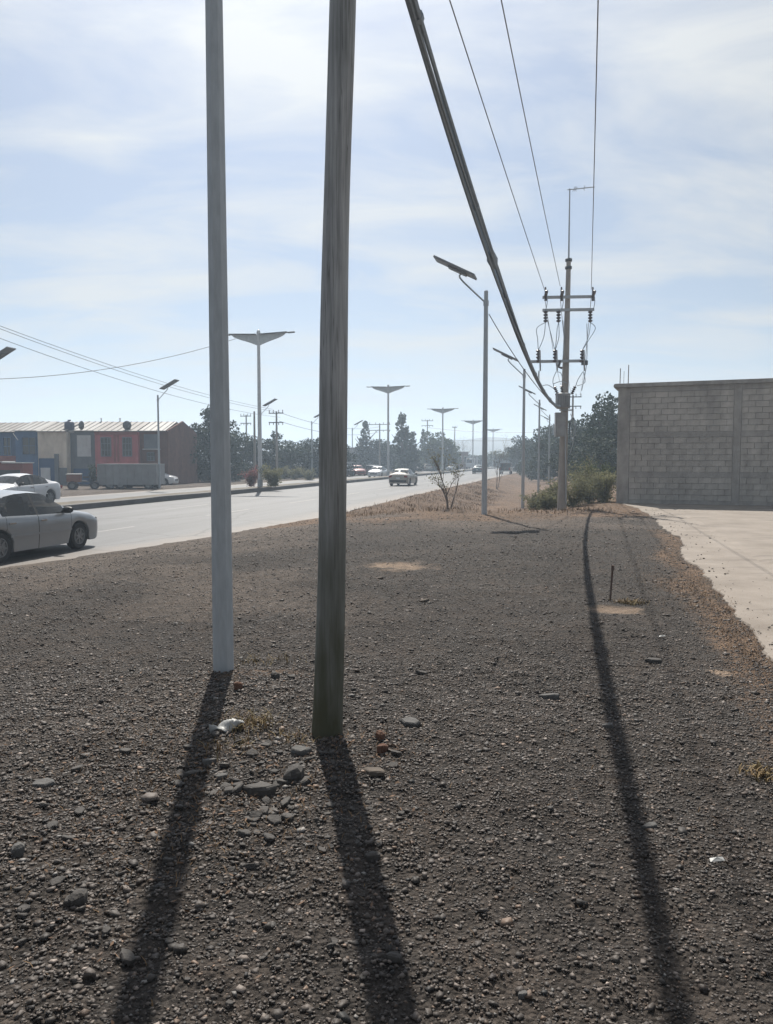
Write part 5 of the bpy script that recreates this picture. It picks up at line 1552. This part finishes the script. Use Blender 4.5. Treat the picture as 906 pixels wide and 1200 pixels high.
# far low buildings
def far_building(label, pxa, pxb, pyt, Y, m, nwin, floors=2, name='low_building'):
    a, b_ = P(pxa, pyt, Y), P(pxb, pyt, Y)
    w = b_.x - a.x; H = a.z + .4
    o = thing(name, label, 'building', ((a.x + b_.x) / 2, Y, -.4), 0)
    MB().box((0, 5, H / 2), (w, 10, H)).build('wall', m, o)
    MB().box((0, 5, H + .08), (w + .4, 10.4, .16)).build('roof', M['roof_metal'], o)
    for fl in range(floors):
        for k in range(nwin):
            x = -w / 2 + (k + .5) * w / nwin; zz = H * (fl + .55) / floors
            f = MB().box((x, -.03, zz), (w / nwin * .55, .12, H / floors * .45)).build('window', M['white_wall'], o)
            MB().box((x, -.10, zz), (w / nwin * .45, .05, H / floors * .36)).build('pane', M['clearglass'], f)
    return o
far_building('pale two storey building across the road right of the wooden pole', 403, 434, 525.5, 150, M['far_wall'], 4)
far_building('darker low building across the road behind the second winged post', 436, 481, 528.5, 158, M['far_wall'], 6, 1)
far_building('brown flat building far across the road behind the small bare tree', 529, 549, 530, 200, M['far_brown'], 3, 1)
far_building('small white building in the trees across the road, under the thin pointed tree', 486, 500, 531, 175, M['white_wall'], 2, 1)

# ------------------------------------------------------------------ gravel: loose stones, built as real geometry
def ico():
    bm = bmesh.new(); bmesh.ops.create_icosphere(bm, subdivisions=1, radius=1.0)
    bm.verts.ensure_lookup_table()
    v = np.array([p.co[:] for p in bm.verts]); f = np.array([[q.index for q in x.verts] for x in bm.faces]); bm.free()
    return v, f
def octa():
    v = np.array([(1, 0, 0), (-1, 0, 0), (0, 1, 0), (0, -1, 0), (0, 0, 1), (0, 0, -1)], float)
    f = np.array([(0, 2, 4), (2, 1, 4), (1, 3, 4), (3, 0, 4), (2, 0, 5), (1, 2, 5), (3, 1, 5), (0, 3, 5)]); return v, f
def chunk():
    v = np.array([(x, y, z) for x in (-1, 1) for y in (-1, 1) for z in (-1, 1)], float) * .72
    q = [(0, 1, 3, 2), (4, 6, 7, 5), (0, 4, 5, 1), (2, 3, 7, 6), (0, 2, 6, 4), (1, 5, 7, 3)]
    f = np.array([t for a, b, c, d in q for t in ((a, b, c), (a, c, d))]); return v, f
def rand_rot(n, rng):
    q = rng.normal(size=(n, 4)); q /= np.linalg.norm(q, axis=1)[:, None]
    w, x, y, z = q.T
    return np.stack([np.stack([1 - 2 * (y * y + z * z), 2 * (x * y - z * w), 2 * (x * z + y * w)], -1),
                     np.stack([2 * (x * y + z * w), 1 - 2 * (x * x + z * z), 2 * (y * z - x * w)], -1),
                     np.stack([2 * (x * z - y * w), 2 * (y * z + x * w), 1 - 2 * (x * x + y * y)], -1)], 1)
def stones(name, X, Y, rad_, shape, rng, tone=None, sink=.25):
    v0, f0 = shape; n = len(X)
    z = gz(X, Y)
    Rm = rand_rot(n, rng)
    sc = rng.uniform(.55, 1.25, (n, 3)); sc[:, 2] *= .75
    jit = 1 + rng.uniform(-.5, .5, (n, len(v0), 3))
    V = v0[None] * jit * sc[:, None, :] * rad_[:, None, None]
    tilt = rng.normal(size=n)
    V = np.einsum('nij,nkj->nki', Rm, V)
    V[:, :, 2] *= .58
    V += np.stack([X, Y, z + rad_ * (.5 - sink)], -1)[:, None, :]
    Fc = f0[None] + (np.arange(n) * len(v0))[:, None, None]
    me = np_mesh(name, V.reshape(-1, 3), Fc.reshape(-1, 3), M['stone'], 3)
    tn = tone if tone is not None else stone_tone(n, rng)
    ca = me.color_attributes.new('tone', 'FLOAT_COLOR', 'POINT')
    ca.data.foreach_set('color', np.repeat(np.concatenate([tn, np.ones((n, 1))], 1), len(v0), 0).astype(np.float32).ravel())
    return link(name, me)
def stone_tone(n, rng):
    g = np.exp(rng.normal(math.log(.043), .58, n))
    c = np.stack([g * 1.17, g * .965, g * .83], 1)
    br = rng.random(n) < .14
    c[br] *= np.array([1.30, 1.08, .90])
    pl = rng.random(n) < .012
    c[pl] = np.array([.17, .16, .15]) * rng.uniform(.7, 1.2, (pl.sum(), 1))
    return np.clip(c, .012, .5)
M['stone'] = attr_color_mat('gravel_stone', 'tone', .66, .003, 90)
rng = np.random.default_rng(5)
def visible_points(n, y0, y1, pad=.06):
    # uniform over the ground the lens sees between two distances, a little beyond both sides
    y = np.sqrt(rng.uniform(y0 ** 2, y1 ** 2, n)); x = y * rng.uniform(-.5 - pad, .5 + pad, n)
    return x, y
YARD_EDGE = [(G(a, b).y, G(a, b).x) for a, b in [(724, 588.6), (757, 600), (775, 619), (802, 634), (799, 657), (824, 668), (842, 690), (856, 713), (884, 744), (912, 775), (960, 845), (1050, 990)]]
ye = sorted(YARD_EDGE)
def off_yard(x, y): return x < np.interp(y, [p[0] for p in ye], [p[1] for p in ye]) + .05
def keep(x, y, wide=False):
    s, t = x * SA + y * CA, -x * CA + y * SA
    return off_yard(x, y) & (t < edge_t(s) - .2)
x, y = visible_points(160000, 1.6, 7.0, .17)
k = rng.random(len(x)) > sstep(4.6, 7.0, y); x, y = x[k], y[k]
rough = sstep(.4, -1.2, x) * .6 + .4 * (fbm(x * 1.3, y * 1.3) > .52)
r_ = np.exp(rng.normal(math.log(.0044), .44, len(x))) * (1 + .22 * rough) * (1 + .03 * y)
k = keep(x, y); g = stones('gravel', x[k], y[k], r_[k], chunk(), rng); tag(g, 'dark loose gravel stones covering the ground near the poles', 'gravel', kind='stuff')
u = rng.uniform(1 / 26.5, 1 / 4.6, 180000); y = 1 / u; x = y * rng.uniform(-.62, .62, len(y))
k = rng.random(len(x)) < sstep(4.4, 6.4, y); x, y = x[k], y[k]
r_ = np.exp(rng.normal(math.log(.0040), .40, len(x))) * (1 + .12 * y)
tz_, dz_, du_ = zones(x, y)
clump = fbm(x * .8 + 9, y * .8, 3)
k = keep(x, y) & (rng.random(len(x)) > np.clip(tz_ * 1.5, 0, .95)) & (rng.random(len(x)) > du_ * .45) & (rng.random(len(x)) < .35 + 1.1 * clump)
tn = stone_tone(int(k.sum()), rng)
g = stones('gravel', x[k], y[k], r_[k], octa(), rng, tn, sink=.3); tag(g, 'fine dark gravel farther out across the open ground', 'gravel', kind='stuff')
# coarse rubble heaped round the pole feet and along the left
n = 2200
x = np.concatenate([rng.normal(-.75, .75, n), rng.uniform(-2.6, -.3, 1300)]); y = np.concatenate([rng.normal(4.2, .75, n), rng.uniform(1.9, 4.5, 1300)])
r_ = np.exp(rng.normal(math.log(.0078), .46, len(x)))
k = keep(x, y) & (y > 1.8) & (np.hypot(x - wb.x, y - wb.y) > .12) & (np.hypot(x + 1.33, y - 6.17) > .12)
tn = stone_tone(int(k.sum()), rng) * .85
g = stones('rubble', x[k], y[k], r_[k], ico(), rng, tn, sink=.22); tag(g, 'coarse dark rubble heaped round the feet of the two near poles', 'rubble', kind='stuff')
# clods strewn over the slab edge
n = 170
yy = rng.uniform(4.5, 27, n); ex = np.interp(yy, [p[0] for p in ye], [p[1] for p in ye])
xx = ex + np.abs(rng.normal(0, .45, n)) + .02
r_ = np.minimum(np.exp(rng.normal(math.log(.010), .45, n)) * (1 + .03 * yy), .026)
tn = np.array([.10, .083, .066]) * rng.uniform(.6, 1.5, (n, 1))
v0 = gz
def slab_z(x, y): return np.full_like(np.asarray(x, float), .035)
gz_keep = gz; gz = slab_z
g = stones('dirt_crumbs', xx, yy, r_, octa(), rng, tn, sink=.1); tag(g, 'small dirt crumbs strewn along the edge of the concrete yard', 'dirt', kind='stuff')
gz = gz_keep

# ------------------------------------------------------------------ single rocks one can point at
def rock_mesh(size, m, seed, flat):
    r = random.Random(seed); mb = MB()
    n = r.randint(6, 9); ang = sorted(2 * PI * (k + r.uniform(-.36, .36)) / n for k in range(n))
    rr = [r.uniform(.72, 1.1) for _ in ang]
    size = tuple(q * .82 for q in size); h = size[2] * (.85 if flat else 1.1)
    lev = [(-.8, .92), (.25, 1.0), (.62, .93), (.80 if flat else 1.0, .80 if flat else .52)]
    tilt = (r.uniform(-.25, .25), r.uniform(-.25, .25))
    for (zl, sc) in lev:
        for a, q in zip(ang, rr):
            x, y = math.cos(a) * q * sc * r.uniform(.94, 1.04), math.sin(a) * q * sc * r.uniform(.94, 1.04)
            mb.v.append((x * size[0], y * size[1], h * (zl + (tilt[0] * x + tilt[1] * y) * (zl > 0) + r.uniform(-.06, .06))))
    for lv in range(3):
        for k in range(n):
            a, b = lv * n + k, lv * n + (k + 1) % n; mb.f.append((a, b, b + n, a + n))
    mb.v.append((0, 0, h * (.86 if flat else 1.12))); t = len(mb.v) - 1
    for k in range(n): mb.f.append((3 * n + k, 3 * n + (k + 1) % n, t))
    mb.f.append(tuple(range(n - 1, -1, -1)))
    return mb.mesh('rock', m)
rocks = [
    (480, 849, (.095, .075, .03), 'rock_grey', 1, 'flat grey stone slab on the gravel right of the wooden pole'),
    (643, 818, (.105, .06, .03), 'rock_grey', 1, 'pale flat stone chunk on the gravel left of the cable shadow'),
    (767, 776, (.10, .05, .03), 'rock_dark', 1, 'flat dark stone on the gravel nearest the concrete yard'),
    (438, 906, (.10, .085, .025), 'rock_tan', 1, 'crumbled brownish slab lying right of the wooden pole shadow'),
    (345, 913, (.08, .07, .05), 'rock_dark', 0, 'largest dark lump of rubble left of the wooden pole shadow'),
    (352, 882, (.075, .05, .03), 'rock_grey', 1, 'grey flat stone touching the left of the wooden pole foot'),
    (305, 930, (.12, .09, .045), 'rock_dark', 1, 'broad dark slab of rubble between the two pole shadows'),
    (445, 866, (.045, .04, .035), 'rock_red', 0, 'reddish clod right of the wooden pole foot'),
    (449, 880, (.05, .04, .03), 'rock_red', 0, 'rusty brown clod just below the reddish one by the wooden pole'),
    (322, 795, (.06, .045, .038), 'rock_dark', 0, 'dark round stone midway between the two near poles'),
    (279, 806, (.045, .04, .032), 'rock_red', 0, 'reddish stone right of the nearest lamp pole foot'),
    (246, 895, (.055, .05, .028), 'rock_grey', 1, 'pale grey stone beside the shadow of the nearest lamp pole'),
    (260, 913, (.05, .035, .025), 'rock_grey', 1, 'second pale stone below the white plastic scrap'),
    (50, 921, (.085, .06, .025), 'rock_grey', 1, 'lone pale flat stone at the left of the gravel'),
    (93, 1056, (.055, .045, .03), 'rock_dark', 0, 'dark stone on the gravel left of the lamp pole shadow'),
    (495, 790, (.07, .04, .025), 'rock_dark', 1, 'flat dark stone farther out, right of the wooden pole'),
    (712, 853, (.05, .035, .025), 'rock_grey', 1, 'small grey stone left edge of the cable shadow'),
    (762, 971, (.05, .03, .022), 'rock_grey', 1, 'small pale stone lying in the cable shadow'),
    (497, 705, (.10, .05, .025), 'rock_tan', 1, 'pale stone below the tan dirt patch'),
    (444, 679, (.09, .05, .03), 'rock_tan', 1, 'pale stone left of and below the tan dirt patch'),
    (613, 1168, (.028, .02, .015), 'rock_grey', 1, 'pale pebble near the bottom of the photo between two shadows'),
    (20, 1000, (.05, .04, .03), 'rock_grey', 0, 'grey rubble lump at the left photo edge'),
]
rr_ = random.Random(77)
bits = MB()
for k in range(260):
    px, py = rr_.gauss(305, 85), rr_.gauss(925, 50)
    if rr_.random() < .22: px, py = rr_.uniform(10, 480), rr_.uniform(840, 1180)
    p = on_ground(px, py); q = rr_.uniform(.010, .020) if rr_.random() < .75 else rr_.uniform(.022, .042)
    rm = rock_mesh((q * rr_.uniform(1, 1.7), q, q * rr_.uniform(.28, .6)), None, 900 + k, rr_.random() < .85)
    mt = Matrix.Translation((p.x, p.y, p.z + q * .3)) @ Matrix.Rotation(rr_.uniform(0, 6.28), 4, 'Z') @ Matrix.Rotation(rr_.uniform(-.5, .5), 4, 'X')
    bits.add([mt @ v.co for v in rm.vertices], [tuple(f.vertices) for f in rm.polygons])
    bpy.data.meshes.remove(rm)
tag(bits.build('rubble', M['rock_dark']), 'broken dark asphalt pieces strewn between the two pole shadows', 'rubble', kind='stuff')
for i, (px, py, sz, mm, fl, lb) in enumerate(rocks):
    p = on_ground(px, py)
    o = link('rock', rock_mesh(sz, M[mm], 200 + i, fl)); o.location = (p.x, p.y, p.z + sz[2] * .45)
    o.rotation_euler = (random.uniform(-.15, .15), random.uniform(-.15, .15), random.uniform(0, 6.28) if not fl else random.uniform(-.4, .4))
    tag(o, lb, 'stone', 'single stones on the gravel')
# white plastic scrap
p = on_ground(266, 857)
mb = MB(); N1, N2 = 14, 9
for j in range(N2):
    for i in range(N1):
        u, v = i / (N1 - 1) - .5, j / (N2 - 1) - .5
        mb.v.append((u * .21, v * .085 * (1.15 - abs(u)), .03 * (1 - 3.2 * v * v) + .018 * math.sin(9 * u + 4 * v) + random.uniform(-.004, .004)))
for j in range(N2 - 1):
    for i in range(N1 - 1):
        a = j * N1 + i; mb.f.append((a, a + 1, a + 1 + N1, a + N1))
o = mb.build('plastic_scrap', M['white_bag'], smooth=60); o.modifiers.new('solid', 'SOLIDIFY').thickness = .004
o.location = (p.x, p.y, p.z + .02); o.rotation_euler = (.1, -.12, .35)
tag(o, 'crumpled white plastic scrap in dry grass left of the wooden pole', 'litter')
for px, py, lb in ((840, 1013, 'tiny white paper scrap on the gravel right of the cable shadow'), (776, 748, 'tiny white scrap on the gravel near the concrete yard')):
    p = on_ground(px, py)
    o = MB().add([(-.03, -.01, 0), (.03, -.013, .008), (.028, .012, .012), (-.026, .014, .004), (0, .002, .016)], [(0, 1, 4), (1, 2, 4), (2, 3, 4), (3, 0, 4)]).build('paper_scrap', M['white_bag'])
    o.location = (p.x, p.y, p.z + .016); tag(o, lb, 'litter')
# steel stake
p = on_ground(714.5, 703)
sk_ = thing('steel_stake', 'short dark steel stake driven into the gravel right of the cable shadow', 'stake', p)
MB().path([(0, 0, -.1), (.03, 0, .40)], .013, 8).build('bar', M['rebar'], sk_)
MB().path([(.028, 0, .37), (.032, 0, .43)], .019, 8).build('head', M['rebar'], sk_)

# ------------------------------------------------------------------ dry grass and weeds
def grass_clumps(name, label, spots, m, seed, h=.10, w=.006, kind='stuff', zfun=None):
    rng_ = np.random.default_rng(seed); V, Fc = [], []; o = 0
    for (cx, cy, sx, sy, n) in spots:
        x = rng_.normal(cx, sx, n); y = rng_.normal(cy, sy, n); z = gz(x, y)
        a = rng_.uniform(0, 2 * PI, n); ln = rng_.uniform(.25, 1.0, n) * h; hh = rng_.uniform(.4, 1.2, n) * h
        dx, dy = np.cos(a), np.sin(a); ww = w * rng_.uniform(.6, 1.4, n)
        p0 = np.stack([x, y, z - .01], 1); p1 = p0 + np.stack([dx * ln * .4, dy * ln * .4, hh * .7], 1); p2 = p0 + np.stack([dx * ln * 1.1, dy * ln * 1.1, hh], 1)
        sd = np.stack([-dy * ww, dx * ww, np.zeros(n)], 1)
        v = np.stack([p0 - sd, p0 + sd, p1 + sd * .8, p1 - sd * .8, p2 + sd * .25, p2 - sd * .25], 1)
        idx_ = np.arange(n)[:, None] * 6 + o
        Fc.append(np.concatenate([idx_ + np.array([0, 1, 2, 3]), idx_ + np.array([3, 2, 4, 5])])); V.append(v.reshape(-1, 3)); o += 6 * n
    me = np_mesh(name, np.concatenate(V), np.concatenate(Fc), M[m])
    ob = link(name, me); tag(ob, label, 'grass', kind=kind); return ob
def sp(px, py, sx, sy, n): q = on_ground(px, py); return (q.x, q.y, sx, sy, n)
grass_clumps('dry_grass', 'dry straw coloured grass fringing the concrete yard', [sp(808, 684, .34, .8, 700), sp(820, 700, .28, .6, 500), sp(843, 718, .22, .4, 350), sp(868, 744, .16, .3, 250), sp(890, 768, .12, .25, 200), sp(796, 655, .2, .6, 200)], 'straw', 1, .036, .0035)
grass_clumps('dry_grass', 'tuft of yellowish dry grass beside the white plastic scrap', [sp(294, 851, .10, .07, 210), sp(272, 876, .08, .06, 70), sp(345, 868, .07, .05, 50), sp(285, 778, .12, .10, 60), sp(325, 775, .10, .08, 40)], 'weed', 2, .065, .003)
grass_clumps('dry_straw', 'scattered dry straw bits lying in the rubble', [sp(300, 940, .35, .22, 300), sp(200, 900, .4, .35, 330), sp(240, 980, .35, .3, 260), sp(150, 860, .6, .5, 330), sp(430, 870, .2, .2, 90), sp(560, 900, .9, .9, 160), sp(100, 1020, .5, .4, 160)], 'straw', 3, .034, .0025)
grass_clumps('green_weed', 'small green weed patch beside the steel stake', [sp(742, 708, .08, .05, 160), sp(728, 706, .05, .04, 60), sp(893, 910, .05, .05, 90)], 'weed', 4, .05, .005)
M['litter'] = mat('dry_litter', (0.17, 0.095, 0.05), (0.075, 0.045, 0.028), 0.85, 9)
LX, LY = [], []
for (px, py, sx, sy, n_) in ((300, 930, .45, .35, 420), (200, 870, .5, .45, 420), (285, 800, .35, .3, 170), (430, 880, .25, .2, 130), (120, 980, .5, .5, 220)):
    q = on_ground(px, py); LX.append(rng.normal(q.x, sx, n_)); LY.append(rng.normal(q.y, sy, n_))
LX, LY = np.concatenate(LX), np.concatenate(LY)
v, f = leaf_quads(np.stack([LX, LY, gz(LX, LY) + .012], 1), .030, rng, .35)
v[:, 2] = (v[:, 2] - np.repeat(gz(LX, LY), 4)) * .55 + np.repeat(gz(LX, LY), 4) + .006
tag(link('leaf_litter', np_mesh('leaf_litter', v, f, M['litter'])), 'reddish brown dry litter among the rubble near the pole feet', 'litter', kind='stuff')
bank = []
for i in range(260):
    s_, t_ = rng.uniform(27.5, 75), rng.uniform(5.6, 9.0)
    q = R(s_, t_); bank.append((q.x, q.y, .35, .35, 26))
for i in range(60):
    q = P(rng.uniform(400, 720), 600, rng.uniform(25.0, 28.5)); bank.append((q.x, q.y, .3, .25, 14))
bank = [b_ for b_ in bank if off_yard(b_[0], b_[1])]
grass_clumps('dry_grass', 'dry brown grass covering the bank between ditch and road', bank, 'straw', 5, .13, .009)

# ------------------------------------------------------------------ air: thin pale haze round everything
hzm = bpy.data.materials.new('haze_air'); hzm.use_nodes = True
hn, hl = hzm.node_tree.nodes, hzm.node_tree.links
hn.clear()
ho = hn.new('ShaderNodeOutputMaterial'); hv_ = hn.new('ShaderNodeVolumePrincipled')
hv_.inputs['Color'].default_value = (0.68, 0.83, 1.0, 1)
hv_.inputs['Density'].default_value = 0.0014
hv_.inputs['Anisotropy'].default_value = 0.35
hl.new(hv_.outputs[0], ho.inputs['Volume'])
hb = MB().box((100, 780, 22.5), (3300, 1740, 50)).build('haze', hzm)
tag(hb, kind='stuff')
